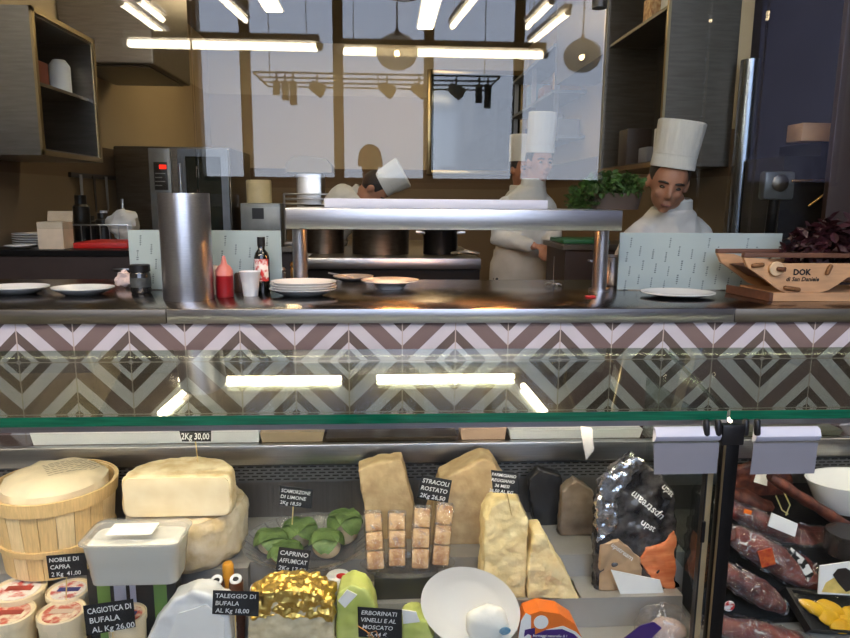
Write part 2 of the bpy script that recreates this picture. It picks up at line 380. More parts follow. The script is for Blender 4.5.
# ================================================================== SETTING
def setting():
    SX0, SX1, SY = -5.2, 6.6, -4.6
    KX0, KX1, KY = -1.95, 1.62, 8.0
    FL = M('grey_floor', (120, 112, 104), .4, 0, .1, 2)
    struct('floor', MB().box((SX0, SY-.2, -.1), (SX1, 8.2, 0)), FL)
    CE = M('ceiling_paint', (196, 190, 182), .8, 0, .04, 2)
    struct('ceiling', MB().box((SX0, SY-.2, HC), (SX1, PART+.05, HC+.1)), CE)
    KC = M('kitchen_ceiling_paint', (136, 124, 100), .8, 0, .05, 2)
    struct('ceiling_kitchen', MB().box((SX0, PART+.05, 3.1), (SX1, 8.2, 3.2)), KC)
    struct('wall_bulkhead', MB().box((SX0, PART, 3.1), (SX1, PART+.05, HC)), M('bulkhead_paint', (70, 62, 54), .7))
    KW = banded('kitchen_wall_paint', [(0, (116, 96, 72)), (1.52, (98, 76, 54)), (1.72, (184, 162, 126)), (2.53, (208, 188, 150))])
    w = MB().box((KX0-.1, KY, 0), (KX1+.1, KY+.1, 3.1)); struct('wall_back', w, KW)
    struct('wall_left', MB().box((KX0-.1, PART+.1, 0), (KX0, KY, 3.1)), KW)
    struct('wall_right', MB().box((KX1, 3.2, 0), (KX1+.06, KY, 3.1)), KW)
    DW = M('dark_recess_paint', (64, 56, 60), .6, 0, .1, 3)
    struct('wall_recess', MB().box((KX1+.06, 3.7, 0), (SX1, 3.8, 3.1)), DW)
    struct('wall_recess_side', MB().box((SX0, 2.36, 0), (KX0-.1, 2.46, 3.1)), DW)
    SW = M('shop_wall_paint', (150, 138, 120), .8, 0, .06, 2)
    struct('wall_shop_left', MB().box((SX0-.1, SY, 0), (SX0, PART+.1, HC)), SW)
    struct('wall_shop_right', MB().box((SX1, SY, 0), (SX1+.1, 3.7, HC)), SW)
    # shop front with its two windows
    wx = [(-2.35, 2.9), (4.9, 6.2)]; sill = 1.62
    mb = MB(); xs = [SX0]+[a for q in wx for a in q]+[SX1]
    for a, b in ((xs[0], xs[1]), (xs[2], xs[3]), (xs[4], xs[5])): mb.box((a, SY-.2, 0), (b, SY, HC))
    for a, b in wx: mb.box((a, SY-.2, 0), (b, SY, sill)); mb.box((a, SY-.2, HC-.1), (b, SY, HC))
    struct('wall_shop_front', mb, SW)
    fr = M('window_frame_paint', (52, 46, 40), .5)
    mb = MB()
    for px in (245, 338, 429, 519):
        x = mir(at(px, 90, 2*PART-SY)).x; mb.box((x-.065, SY-.12, sill), (x+.065, SY-.04, HC-.1), .01)
    mb.box((-2.35, SY-.12, sill), (2.9, SY-.04, sill+.06), .01)
    struct('window_1', mb, fr)
    mb = MB(); mb.box((4.9, SY-.12, sill), (6.2, SY-.04, sill+.06), .01);
    o = struct('window_2', mb, fr)
    MB().box((4.9, SY-.09, sill+.061), (6.2, SY-.08, HC-.101)).build('dimming_pane', thin('dimming_pane', (140, 138, 150), .04), o, smooth=0)  # pane added to dim this window where the partition mirrors it
    # tiled counter front, steel edge and counter body
    struct('wall_counter', MB().box((-2.6, WALL_Y, 0), (2.9, WALL_Y+.08, 1.06)), TILE)
    # far window of the kitchen (dark panes)
    a, b = at(431, 170, KY-.02), at(521, 76, KY-.02)
    mb = MB(); mb.box((a.x, KY-.03, a.z), (b.x, KY-.01, b.z))
    o = struct('window_3', mb, M('dark_pane', (22, 24, 30), .1))
    mb = MB(); t = .05
    mb.box((a.x-t, KY-.06, a.z-t), (a.x, KY, b.z+t), .008); mb.box((b.x, KY-.06, a.z-t), (b.x+t, KY, b.z+t), .008)
    mb.box((a.x, KY-.06, b.z), (b.x, KY, b.z+t), .008); mb.box((a.x, KY-.06, a.z-t), (b.x, KY, a.z), .008)
    mb.build('window_frame', STEEL_BRASS, o)
    # right wall end pipe and pillar
    a = at(751, 60, 3.12); b = at(751, 235, 3.12)
    tag(MB().cyl((a.x, 3.12, .0), (a.x, 3.12, a.z), .042, n=28).build('steel_flue', M('blue_steel', (130, 138, 152), .25, 1, .1)), 'tall round steel pipe beside the tan wall end at right', 'pipe')
    a = at(848, 120, 2.5)
    struct('pillar', MB().box((a.x, 2.57, 0), (a.x+.4, 2.6, 3.1), .004), M('brown_pillar', (52, 30, 22), .5, 0, .1, 4))
setting()

# ================================================================== GLASS PARTITION, COUNTER, GANTRY
def partition():
    zf = at(700, 233, PART).z+.003; top = 3.098
    x = [-2.6, at(193, 80, PART).x, at(706, 80, PART).x, at(762, 80, PART).x, 2.9]
    labs = ['clear glass partition pane at left end above the counter', 'wide clear glass partition pane above the steel pass shelf',
            'narrow glass partition pane in front of the tall pipe', 'clear glass partition pane behind the wooden boat planter']
    for i in range(4):
        o = MB().box((x[i]+.003, PART-.004, GZT+.001 if i == 1 else zf), (x[i+1]-.003, PART+.004, top)).build('glass_pane', GLASS, smooth=0)
        tag(o, labs[i], 'glass pane', 'glass partition panes')
    zb = TOP+.002
    for x0, x1, lab in ((128, 281, 'white printed film pane behind the steel cylinder and sauce bottles'), (620, 782, 'white printed film pane below the right hand chef')):
        a, b = at(x0, 229 if x0 < 300 else 232, PART), at(x1, 233, PART); a.z = at(700, 233, PART).z
        o = MB().box((a.x, PART-.004, zb), (b.x, PART+.004, a.z)).build('film_covered_pane', FILM, smooth=0, loc=(0, PART, zb))
        tag(o, lab, 'glass pane')
        h = a.z-zb; w = b.x-a.x; nx = int(w/.045)
        for i in range(nx):
            for j in range(4):
                cx = a.x+.025+i*.045+(j % 2)*.012; cz = zb+h*(.12+.25*j)+.01*((i*2) % 3-1)
                if cx > b.x-.01 or cz > a.z-.03: continue
                r = random.Random(i*9+j); mb = MB()
                for k in range(5):
                    zz = cz-.014+k*.007; ww = .0015+.002*r.random()
                    mb.quad((cx-ww+k*.0006, PART-.0048, zz), (cx+ww+k*.0006, PART-.0048, zz), (cx+ww+.001+k*.0006, PART-.0048, zz+.004), (cx-ww+.001+k*.0006, PART-.0048, zz+.004))
                mb.build('printed_logo', FILMINK, o, smooth=0)
def counter():
    c = thing('pass_counter', 'long stainless steel counter on top of the chevron tiled front', 'counter', (0, WALL_Y, 1.06))
    MB().box((-1.94, WALL_Y-.012, 1.062), (2.9, PART+.3, TOP), .003).build('worktop', STEEL_TOP, c, smooth=30)
    xs = [-1.94, at(168, 315, WALL_Y).x, at(732, 315, WALL_Y).x, 2.9]
    for i in range(3): MB().box((xs[i]+.001, WALL_Y-.016, 1.0618), (xs[i+1]-.001, WALL_Y-.0125, TOP-.001), .001).build('front_edge', STEEL if i == 1 else STEEL_DARK, c, smooth=30)
    MB().box((-1.9, PART+.25, .05), (1.5, PART+.29, 1.0615)).build('rear_panel', STEEL_DARK, c)
    # gantry
    a, b = at(285, 208, 2.1), at(622, 231, 2.1)
    zt, zb = a.z, at(450, 230, 2.1).z
    g = thing('pass_shelf', 'stainless steel heated pass shelf on two round posts', 'shelf', (a.x, 2.2, TOP))
    mb = MB(); mb.box((a.x, 2.1, zb), (b.x, 2.112, zt), .003); mb.box((a.x, 2.4885, zb), (b.x, 2.5, zt), .003); mb.box((a.x, 2.1125, zt-.012), (b.x, 2.488, zt)); mb.box((a.x, 2.1125, zb), (a.x+.012, 2.488, zt-.0125)); mb.box((b.x-.012, 2.1125, zb), (b.x, 2.488, zt-.0125)); mb.build('shelf_box', STEEL, g, smooth=30)
    for px in (300, 601):
        q = at(px, 250, 2.24)
        MB().cyl((q.x, 2.24, TOP), (q.x, 2.24, zt-.0125), .024, n=24).cyl((q.x, 2.24, TOP), (q.x, 2.24, TOP+.008), .034, n=24).build('post', STEEL, g)
    l0, l1 = at(325, 208, PART), at(546, 208, PART)
    MB().box((l0.x, PART-.025, zt), (l1.x, PART-.006, zt+.03), .002).build('pale_edge_strip', LGREYP, g, smooth=30)
    mb = MB(); mb.box((a.x+.1, 2.14, zt-.024), (b.x-.1, 2.3, zt-.013), .003); mb.build('lamp_housing', STEEL_DARK, g)
    for px in (395, 495):
        q = at(px, 235, 2.25); MB().tube([(q.x-.06, 2.165, zt-.034), (q.x+.06, 2.165, zt-.034)], .008).build('heat_lamp', WARM, g)
    return zt, zb
GZT, GZB = counter()
partition()

# ================================================================== things on the counter
def lathe_obj(name, prof, mat, c, label, cat, group=None, sx=1, sy=1, n=40, parent=None, rot=None):
    o = MB().lathe(prof, (0, 0, 0), n, None, sx, sy).build(name, mat)
    o.location = c
    if rot: o.rotation_euler = rot
    if label: tag(o, label, cat, group)
    return o
def plate_prof(r, h=.02, t=.005, well=.55):
    return [(0, 0), (r*well, 0), (r*.9, h*.75), (r, h), (r, h+t*.6), (r*.88, h*.75+t), (r*well*.96, t), (0, t)]
def on_counter():
    z = TOP+.0006
    def p(px, py): q = atz(px, py, z); return V((q.x, q.y, z))
    # plates
    for px0, px1, py, h, lab in ((-22, 41, 296, .022, 'pale oval bowl plate at the left end of the counter'),
                                 (45, 108, 297, .022, 'pale oval bowl plate second from left end of the counter'),
                                 (648, 721, 299, .014, 'wide flat pale plate in front of the printed film at right')):
        c = p((px0+px1)/2, py); r = (p(px1, py)-p(px0, py)).length/2
        lathe_obj('plate', plate_prof(r, h), WHITE, c+V((0, .05, 0)), lab, 'plate', sy=.8)
    c = p(302, 297)+V((0, .03, 0)); r = (p(336, 297)-p(268, 297)).length/2
    for i in range(4):
        lathe_obj('oval_bowl', plate_prof(r*(1-.01*i), .022, .004), WHITE, c+V((.003*(i % 2), 0, i*.0075)),
                  ['lowest bowl of the nested stack beside the sauce bottles', 'second lowest bowl in the nested stack by the oil bottle',
                   'third bowl up in the nested stack by the oil bottle', 'topmost oval bowl of the nested stack by the oil bottle'][i], 'bowl', 'nested oval bowls', sy=.75)
    c = p(390, 291)+V((0, .06, 0)); r = .098
    lathe_obj('soup_plate', [(0, 0), (r*.45, 0), (r*.62, .02), (r, .028), (r, .031), (r*.6, .025), (r*.42, .006), (0, .006)], WHITE, c, 'white wide rimmed soup plate under the heat lamps', 'plate', sy=.9)
    c = p(352, 284)+V((0, .1, 0))
    o = lathe_obj('saucer', plate_prof(.075, .016), WHITE, c, 'small pale saucer with spoon behind the soup plate', 'plate', sy=.9)
    s = MB().tube([c+V((-.09, -.01, .03)), c+V((-.04, 0, .02)), c+V((0, .0, .012))], [.003, .003, .004], 8).ell(c+V((.02, 0, .012)), (.02, .012, .004)).build('spoon', STEEL, loc=c)
    tag(s, 'steel spoon resting in the small saucer', 'spoon')
    # tall steel cylinder
    b = p(182, 302); r = (p(208, 302)-p(157, 302)).length/2; b += V((0, r, 0)); h = at(182, 193, b.y-r).z-z
    o = lathe_obj('steel_cylinder', [(0, 0), (r, 0), (r, .01), (r*1.0, h-.004), (r*.99, h), (r*.95, h), (r*.93, .02), (0, .02)], STEEL, b, 'tall brushed steel cylinder standing on the counter', 'canister', n=64)
    # small jar, tissue
    b = p(138, 294)+V((0, .03, 0))
    j = lathe_obj('spice_jar', [(0, 0), (.028, 0), (.031, .004), (.031, .06), (.027, .068), (0, .068)], M('jar_contents', (44, 42, 40), .15, 0, .4, 60, coat=.8), b, 'small dark jar with black lid left of the steel cylinder', 'jar')
    MB().lathe([(0, .068), (.031, .068), (.031, .088), (.028, .09), (0, .09)], b, 32).build('lid', BLACK, j)
    MB().lathe([(.0315, .02), (.0315, .05)], b, 32).build('paper_label', M('dark_label', (70, 72, 70), .6, 0, .5, 50), j)
    b = p(121, 289)+V((0, .04, 0))
    mb = MB().ell(b+V((0, 0, .026)), (.026, .022, .025), n=22, k=16).jitter(.02, 40, 3)
    zmin = min(v.co.z for v in mb.b.verts); mb.xf(Matrix.Translation((0, 0, z-zmin)))
    tag(mb.build('paper_napkin', M('pink_tissue', (226, 200, 190), .8), loc=b), 'crumpled pinkish paper napkin beside the dark jar', 'napkin')
    # sauces
    b = p(223, 298)+V((0, .03, 0))
    k = thing('ketchup_bottle', 'red squeeze bottle with pale pink nozzle top', 'bottle', b)
    MB().lathe([(0, 0), (.024, 0), (.026, .004), (.026, .066), (0, .067)], b).build('bottle_body', MEATRED, k)
    MB().lathe([(.0265, .066), (.026, .08), (.018, .094), (.010, .10), (.004, .125), (0, .126)], b).build('nozzle', PINK, k)
    b = p(211, 296)+V((0, .045, 0))
    k = thing('cream_bottle', 'slim cream squeeze bottle hidden between cylinder and red bottle', 'bottle', b)
    MB().lathe([(0, 0), (.018, 0), (.018, .075), (.012, .09), (0, .092)], b).build('bottle_body', M('cream_bottle_plastic', (214, 190, 168), .4), k)
    b = p(249, 297)+V((0, .03, 0))
    lathe_obj('paper_cup', [(0, 0), (.022, 0), (.0315, .074), (.033, .076), (.031, .076), (.021, .004), (0, .004)], WHITEP, b, 'plain white tapered cup in front of the oil bottle', 'cup')
    b = p(237, 294)+V((0, .06, 0))
    lathe_obj('pepper_pot', [(0, 0), (.02, 0), (.02, .055), (.015, .062), (0, .062)], M('brown_pot', (66, 44, 34), .4), b, 'small dark pot behind the red bottle and cup', 'jar')
    b = p(260, 295)+V((0, .05, 0))
    k = thing('oil_bottle', 'dark glass oil bottle with red and white label', 'bottle', b)
    MB().lathe([(0, 0), (.023, 0), (.024, .005), (.024, .115), (.02, .128), (.011, .14), (.0105, .16), (0, .16)], b).build('bottle_body', M('dark_green_glass', (18, 18, 14), .1, coat=.5), k)
    MB().lathe([(.0115, .148), (.0125, .15), (.0125, .178), (0, .178)], b).build('cap', BLACK, k)
    lab = MB()
    for i in range(9):
        t0, t1 = -PI/2-1.1+i*2.2/9, -PI/2-1.1+(i+1)*2.2/9
        lab.quad(*[b+V((.0245*math.cos(t), .0245*math.sin(t), zz)) for t, zz in ((t0, .04), (t1, .04), (t1, .11), (t0, .11))])
    lab.build('bottle_label', M('red_white_label', (196, 50, 46), .5, 0, 0, 40, col2=(232, 222, 214), contrast=(.45, .55)), k)
    # shakers and posts near left gantry leg
    for px, hh, mt, lb in ((282, .06, STEEL, 'steel shaker beside the left pass post, left of the brass pepper mill'), (293, .08, COPPER, 'slim brass coloured mill against the left pass post')):
        b = p(px, 285)+V((0, .02, 0)); lathe_obj('shaker', [(0, 0), (.011, 0), (.011, hh*.7), (.008, hh*.75), (.012, hh*.85), (.008, hh), (0, hh)], mt, b, lb, 'shaker')
    # ticket spike
    b = p(553, 286)
    k = thing('ticket_spike', 'thin upright steel ticket spike under the pass shelf', 'spike', b)
    MB().cyl(b, b+V((0, 0, .105)), .0012, .0006, 8).build('needle', STEEL, k)
    mb = MB()
    for i in range(5):
        a = 2*PI*i/5; mb.tube([b+V((0, 0, .008)), b+V((.02*math.cos(a), .02*math.sin(a), .008)), b+V((.03*math.cos(a), .03*math.sin(a), .0035))], .0025, 6)
    mb.build('base', STEEL, k)
    b = p(590, 298); tag(MB().box(b+V((-.012, 0, 0)), b+V((.02, .02, .006)), .002).build('red_clip', RED, loc=b), 'small red clip at the foot of the right pass post', 'clip')
    # pot under the shelf at right
    b = p(612, 292); b = V((at(612, 280, 2.43).x, 2.43, z))
    k = thing('steel_pot', 'shiny round steel pot between right pass post and printed film', 'pot', b)
    MB().lathe([(0, 0), (.055, 0), (.058, .005), (.058, .1), (.061, .103), (.057, .103), (.054, .01), (0, .01)], b, 36).build('pot_body', STEEL, k)
    MB().tube([b+V((-.058, -.01, .08)), b+V((-.085, -.01, .084)), b+V((-.085, .02, .084)), b+V((-.058, .02, .08))], .004, 8).build('handle', STEEL, k)
on_counter()

def boat_planter():
    Y = 2.0
    k = thing('wooden_boat_planter', 'wooden boat shaped planter with dark lettering on the counter', 'planter', at(800, 302, Y))
    S = at(801, 280, Y)-at(800, 280, Y); mm = S.length
    def P(px, py, y=Y): q = at(px, py, Y); return V((q.x, y, q.z))
    # base board
    z = TOP+.001; x0, x1 = P(772, 300).x, P(905, 300).x
    MB().prism([(x0, Y-.005, z), (x1, Y-.005, z), (x1, Y-.005, z+.026), (x0, Y-.005, z+.026)], (0, .2, 0)).build('base_board', WOOD, k, smooth=0)
    MB().prism([(x0-.0005, Y-.005, z), (x0-.0005, Y-.005, z+.026), (x0-.035, Y+.195, z+.026), (x0-.035, Y+.195, z)], (-.012, 0, 0)).build('base_end', WOODD, k, smooth=0)
    zb = z+.0265
    bot = P(790, 291).z
    def Q(px, py): q = P(px, py); return V((q.x, q.y, zb+(q.z-bot)*1.0))
    out = [(744, 256), (762, 257), (776, 262), (905, 262), (905, 291), (880, 287), (868, 278), (858, 275), (848, 276), (838, 283), (828, 289), (820, 291), (786, 291), (778, 288), (768, 280), (757, 272), (748, 266)]
    front = [Q(a, b) for a, b in out]
    MB().prism(front, (0, .015, 0)).build('front_board', WOOD, k, smooth=0)
    MB().prism([q+V((0, .165, 0)) for q in front], (0, .015, 0)).build('rear_board', WOOD, k, smooth=0)
    mb = MB(); inner = [(756, 267), (776, 266), (900, 266), (900, 276), (800, 284), (776, 280)]
    mb.prism([Q(a, b)+V((0, .0155, 0)) for a, b in inner], (0, .149, 0)); mb.build('soil_box', WOODD, k, smooth=0)
    mb = MB()
    for y in (0, .166): mb.box(Q(744, 256)+V((0, y-.003, 0)), Q(905, 252)+V((0, y+.017, 0)), .001)
    mb.build('rim', WOODD, k)
    c = Q(775, 267); m = Matrix.Rotation(PI/2, 3, 'X')
    MB().lathe([(0, 0), (.02, 0), (.022, .003), (.022, .01), (.02, .012), (0, .012)], c+V((0, 0, 0)), 28, m).build('wheel', M('pale_wheel', (206, 176, 140), .5), k)
    MB().cyl(c+V((.002, -.012, 0)), c+V((.015, -.03, 0)), .007).build('hub', WOODD, k)
    for a, b in (((752, 264), (762, 263)), ((784, 286), (798, 288)), ((826, 272), (830, 264))):
        A, B = Q(*a), Q(*b); MB().tube([A+V((0, -.006, 0)), B+V((0, -.006, 0))], .0065, 10).build('knot_plug', M('bark', (120, 80, 44), .7), k)
    ink = M('burnt_lettering', (22, 16, 14), .7)
    text_mb(['DOK'], Q(792, 265.5)+V((0, 0, 0)), V((1, 0, 0)), V((0, 0, 1)), mm*22, mm*9.5, 1, 0, .001, bold=.045, align='CENTER').build('lettering', ink, k, smooth=0)
    text_mb(['di San Daniele'], Q(786, 273.8), V((1, 0, 0)), V((0, 0, 1)), mm*34, mm*7, 1, .2, .001, bold=.03, align='CENTER').build('lettering', ink, k, smooth=0)
    # dark red leaves growing out of it
    def leaves(mb, c, r, n, s, seed):
        rr = random.Random(seed)
        for i in range(n):
            d = V((rr.gauss(0, 1), rr.gauss(0, 1), rr.gauss(0, 1))).normalized()*(rr.random()**.4)
            q = c+V((d.x*r[0], d.y*r[1], d.z*r[2]))
            m = Matrix.Rotation(rr.random()*6.3, 3, 'Z') @ Matrix.Rotation(rr.uniform(-1.1, 1.1), 3, 'X') @ Matrix.Rotation(rr.uniform(-.6, .6), 3, 'Y')
            w, h = s*rr.uniform(.5, .9), s*rr.uniform(.8, 1.3)
            pts = [V((0, 0, 0)), V((w*.5, h*.3, .18*s)), V((w*.45, h*.7, .1*s)), V((0, h, -.1*s)), V((-w*.45, h*.7, .1*s)), V((-w*.5, h*.3, .18*s)), V((0, h*.5, 0))]
            v = [mb.b.verts.new(q+m @ p) for p in pts]
            for a, b in ((0, 1), (1, 2), (2, 3), (3, 4), (4, 5), (5, 0)): mb.b.faces.new((v[a], v[b], v[6]))
    g = at(828, 250, Y+.09); g.z = Q(800, 262).z
    t = thing('radicchio_plant', 'dark purple leafy plant growing in the wooden boat planter', 'plant', g)
    mb = MB(); leaves(mb, g+V((.03, 0, .055)), (.15, .09, .075), 420, .042, 5); leaves(mb, g+V((-.06, 0, .02)), (.09, .08, .045), 120, .036, 6)
    mb.build('leaves', PURPLE, t, smooth=0, fix=False)
    mb = MB()
    for i in range(9): mb.tube([g+V((-.08+.025*i, .0, -.005)), g+V((-.1+.03*i, .01*(i % 3), .06))], .003, 6)
    mb.build('stems', M('dark_stem', (56, 30, 30), .6), t)
    # herb pot on the pass shelf
    a, b = at(588, 193, 2.38), at(640, 212, 2.38)
    g = V(((a.x+b.x)/2, 2.38, GZT))
    t = thing('potted_herb', 'bushy green herb in dark trough on the pass shelf', 'plant', g)
    h = (a.z-GZT)
    MB().loft([(g+V((0, 0, .0)), V((.085, 0, 0)), V((0, .04, 0))), (g+V((0, 0, h)), V((.098, 0, 0)), V((0, .05, 0)))], 28).build('trough', M('dark_trough', (78, 62, 56), .6, 0, .12, 8), t)
    mb = MB(); leaves(mb, g+V((-.01, 0, h+.02)), (.115, .07, .05), 650, .024, 8); leaves(mb, g+V((-.12, 0, h*.5)), (.05, .06, .06), 260, .022, 9); rest(mb, GZT+.0012)
    mb.build('leaves', BASIL, t, smooth=0, fix=False)
    mb = MB()
    for i in range(12): mb.tube([g+V((-.06+.011*i, .0, h-.005)), g+V((-.09+.016*i, .02*((i % 3)-1), h+.045))], .0015, 5)
    mb.build('stems', M('green_stem', (70, 100, 40), .6), t)
boat_planter()

# ================================================================== KITCHEN
def kitchen():
    # left wall cabinet (open fronted, faces the room)
    def cabinet(name, label, xf, xw, y0, y1, z0, z1, sgn):
        k = thing(name, label, 'cabinet', ((xf+xw)/2, y0, z0))
        x0, x1 = min(xf, xw), max(xf, xw); t = .03
        mb = MB(); mb.box((x0, y0, z0), (x1, y0+t, z1)); mb.box((x0, y1-t, z0), (x1, y1, z1)); mb.box((x0, y0+t, z1-t), (x1, y1-t, z1)); mb.box((x0, y0+t, z0), (x1, y1-t, z0+t))
        bx = xw-sgn*.01; mb.box((min(bx, xw), y0+t, z0+t), (max(bx, xw), y1-t, z1-t))
        mb.build('carcass', STEEL_DARK if sgn > 0 else M('right_cabinet_steel', (140, 138, 136), .3, 1, .12, 4, .05, 40, (2, 20, 20)), k, smooth=0)
        mb = MB(); q = .022; fx0, fx1 = sorted((xf, xf-sgn*.012)) if False else sorted((xf, xf+(-sgn)*.012))
        mb.box((fx0, y0, z0), (fx1, y0+q, z1)); mb.box((fx0, y1-q, z0), (fx1, y1, z1)); mb.box((fx0, y0, z1-q), (fx1, y1, z1)); mb.box((fx0, y0, z0), (fx1, y1, z0+q))
        mb.build('front_frame', STEEL_BRASS, k, smooth=0)
        zs = z0+(z1-z0)*.5
        MB().box((x0+.015, y0+t, zs), (x1-.03, y1-t, zs+.015)).build('shelf', STEEL_DARK, k, smooth=0)
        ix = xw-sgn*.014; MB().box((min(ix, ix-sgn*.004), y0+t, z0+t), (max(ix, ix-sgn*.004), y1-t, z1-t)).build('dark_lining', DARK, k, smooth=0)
        return zs+.0155
    a, b = at(28, 5, 3.2), at(40, 155, 3.2); yf = 3.85
    zs = cabinet('wall_cabinet', 'open steel wall cabinet on the left kitchen wall', a.x*-1*-1, -1.95, 3.2, yf, b.z, a.z, -1)
    xl = a.x
    tag(MB().box((xl-.3, 3.42, zs), (xl-.12, 3.6, zs+.13), .004).build('red_box', M('dull_red_box', (140, 62, 40), .6), loc=(xl-.2, 3.85, zs)), 'reddish box on the shelf of the left wall cabinet', 'box')
    MBp = MB().lathe([(0, 0), (.05, 0), (.05, .14), (.03, .17), (0, .17)], (0, 0, 0)).build('white_jar', WHITEP, loc=(0, 0, 0)); MBp.location = (xl-.12, 3.72, zs)
    tag(MBp, 'small pale jar at far end of the left cabinet shelf', 'jar')
    a2, b2 = at(672, 5, 3.2), at(672, 166, 3.2)
    zs = cabinet('tall_cabinet', 'tall steel wall cabinet with open shelves behind the right hand chef', a2.x, 1.62, 3.2, 4.15, b2.z, 3.0, 1)
    zl = b2.z+.031; xr = a2.x
    for i, (y, zb, w, h, mt, lb) in enumerate(((3.3, zs, .14, .17, WHITEP, 'white carton on upper shelf of the right cabinet'), (3.55, zs, .12, .12, TANPACK, 'brown box beside white carton on right cabinet shelf'),
                                        (3.32, zl, .1, .16, WHITEP, 'white tub on lower shelf of the right cabinet'), (3.5, zl, .12, .08, GREYP, 'low grey box on lower shelf of right cabinet'), (3.8, zl, .14, .2, DARKBR, 'dark brown box deep in the right cabinet'))):
        tag(MB().box((xr+.04, y, zb), (xr+.04+w, y+w, zb+h), .006).build('storage_box', mt, loc=(xr+.1, y, zb)), lb, 'box')
    # extraction hoods
    a = at(122, 48, 3.95)
    h = thing('extraction_hood', 'dark steel extraction hood above the left cabinet', 'hood', (-1.7, 3.9, a.z))
    MB().box((-1.94, 4.4, a.z), (a.x+.02, 5.2, 3.099), .01).build('hood_body', STEEL_DARK, h, smooth=0)
    MB().box((-1.9, 4.44, a.z-.01), (a.x-.02, 5.16, a.z)).build('filter', BLACKMET, h, smooth=0)
    c = at(650, 2, 3.1)
    h = thing('duct_hood', 'sloping dark steel duct at the top right of the kitchen', 'duct', (1.3, 4.4, 2.6))
    p0, p1 = at(606, 52, 4.2), at(600, 14, 4.2)
    mb = MB().prism([(p0.x, 4.2, p0.z), (1.61, 4.2, p0.z), (1.61, 4.2, 3.099), (p0.x-.02, 4.2, 3.099)], (0, 1.2, 0)); mb.build('duct_body', STEEL_DARK, h, smooth=0)
    # left work unit
    yl = 3.35; zt = at(60, 250, yl).z
    u = thing('work_counter', 'dark fronted kitchen work counter at far left', 'counter', (-1.4, yl, 0))
    xr2 = at(140, 250, yl).x
    MB().box((-1.94, yl, 0), (xr2, yl+.9, zt-.03)).build('cabinet_body', DARKBR, u, smooth=0)
    MB().box((-1.94, yl-.01, zt-.03), (xr2+.01, yl+.9, zt), .003).build('worktop', BLACKMET, u, smooth=0)
    MB().tube([(-1.3, yl-.02, zt-.09), (xr2-.05, yl-.02, zt-.09)], .006, 8).build('rail_handle', STEEL, u)
    z = zt+.0006
    def p(px, py): q = atz(px, py, z); return V((q.x, max(q.y, yl+.02), z))
    for i in range(5):
        c = p(10, 249)+V((0, .3, i*.012)); lathe_obj('dinner_plate', plate_prof(.13, .012, .004), WHITE, c, ['lowest plate', 'second plate up', 'middle plate', 'fourth plate up', 'topmost plate'][i]+' in the stack at far left kitchen counter', 'plate', 'plates stacked on the kitchen counter')
    lathe_obj('flat_plate', plate_prof(.068, .014, .004), WHITE, V((at(20, 247, yl+.09).x, yl+.09, z)), 'single plate lying in front of the plate stack, left kitchen counter', 'plate')
    a = p(53, 249); a.y = yl+.04
    w = (at(66, 230, a.y)-at(40, 230, a.y)).x
    k = thing('white_carton', 'white open topped carton on the left kitchen counter', 'carton', a)
    hh = at(53, 222, a.y).z-z
    MB().box((a.x-w/2, a.y, z), (a.x+w/2, a.y+w*.9, z+hh), .002).build('carton_body', M('carton_card', (206, 186, 160), .7), k, smooth=0)
    MB().quad((a.x-w/2, a.y+w*.9, z+hh), (a.x+w/2, a.y+w*.9, z+hh), (a.x+w/2, a.y+w*1.0, z+hh+.05), (a.x-w/2, a.y+w*1.0, z+hh+.05)).build('flap', M('carton_flap', (190, 168, 140), .7), k, smooth=0)
    a = p(66, 247); b = p(126, 247); y0 = yl+.1
    tag(MB().box((at(73, 247, y0).x, y0, z), (at(127, 247, y0).x, y0+.3, z+.028), .004).build('cutting_board', REDB, loc=(a.x, y0, z)), 'bright red cutting board on the left kitchen counter', 'cutting board')
    zb = z+.0286
    # wire rack and bits on the board
    y1 = y0+.12
    k = thing('wire_rack', 'thin wire rack standing behind the red cutting board', 'rack', (at(100, 230, y0+.5).x, y0+.42, z))
    x0, x1 = at(72, 230, y0+.42).x, at(128, 230, y0+.42).x
    mb = MB(); zz = at(100, 225, y0+.42).z; mb.tube([(x0, y0+.42, z+.004), (x0, y0+.42, zz), (x1, y0+.42, zz), (x1, y0+.42, z+.004)], .005, 8)
    for i in range(5): xx = x0+(x1-x0)*(i+1)/6; mb.cyl((xx, y0+.42, z), (xx, y0+.42, zz), .003, n=6)
    mb.build('wires', STEEL, k)
    for px, w_, h_, mt, lb in ((78, .045, .14, DARK, 'dark canister behind the red cutting board'), (94, .03, .17, LGREYP, 'pale bottle behind the red cutting board'), (81, .045, .26, BLACKMET, 'tall dark blender jug behind the red board'), (104, .04, .16, BLACK, 'black bottle at right behind red board'), (114, .012, .24, STEEL, 'steel rod stand behind the red board')):
        c = V((at(px, 235, y0+.6).x, y0+.5+.13*(px % 4)+(.1 if px == 104 else 0), z))
        lathe_obj('canister', [(0, 0), (w_, 0), (w_, h_*.75), (w_*.7, h_*.8), (w_*.7, h_), (0, h_)], mt, c, lb, 'container')
    c = V((at(124, 235, y0+.55).x, y0+.53, z))
    mb = MB().ell(c+V((0, 0, .06)), (.09, .07, .09), n=24, k=16).jitter(.05, 9, 2)
    zm = min(v.co.z for v in mb.b.verts); mb.xf(Matrix.Translation((0, 0, z-zm)))
    tag(mb.build('kitchen_cloth', CLOTH, loc=c), 'crumpled white cloth at the right end behind red board', 'cloth')
    # wall rail with hanging things
    y = 4.6
    k = thing('knife_rail', 'dark rail with knives on the left kitchen wall', 'rail', (-1.94, 4.6, 1.5))
    MB().box((-1.949, 4.4, 1.52), (-1.93, 5.6, 1.55)).build('rail', BLACKMET, k)
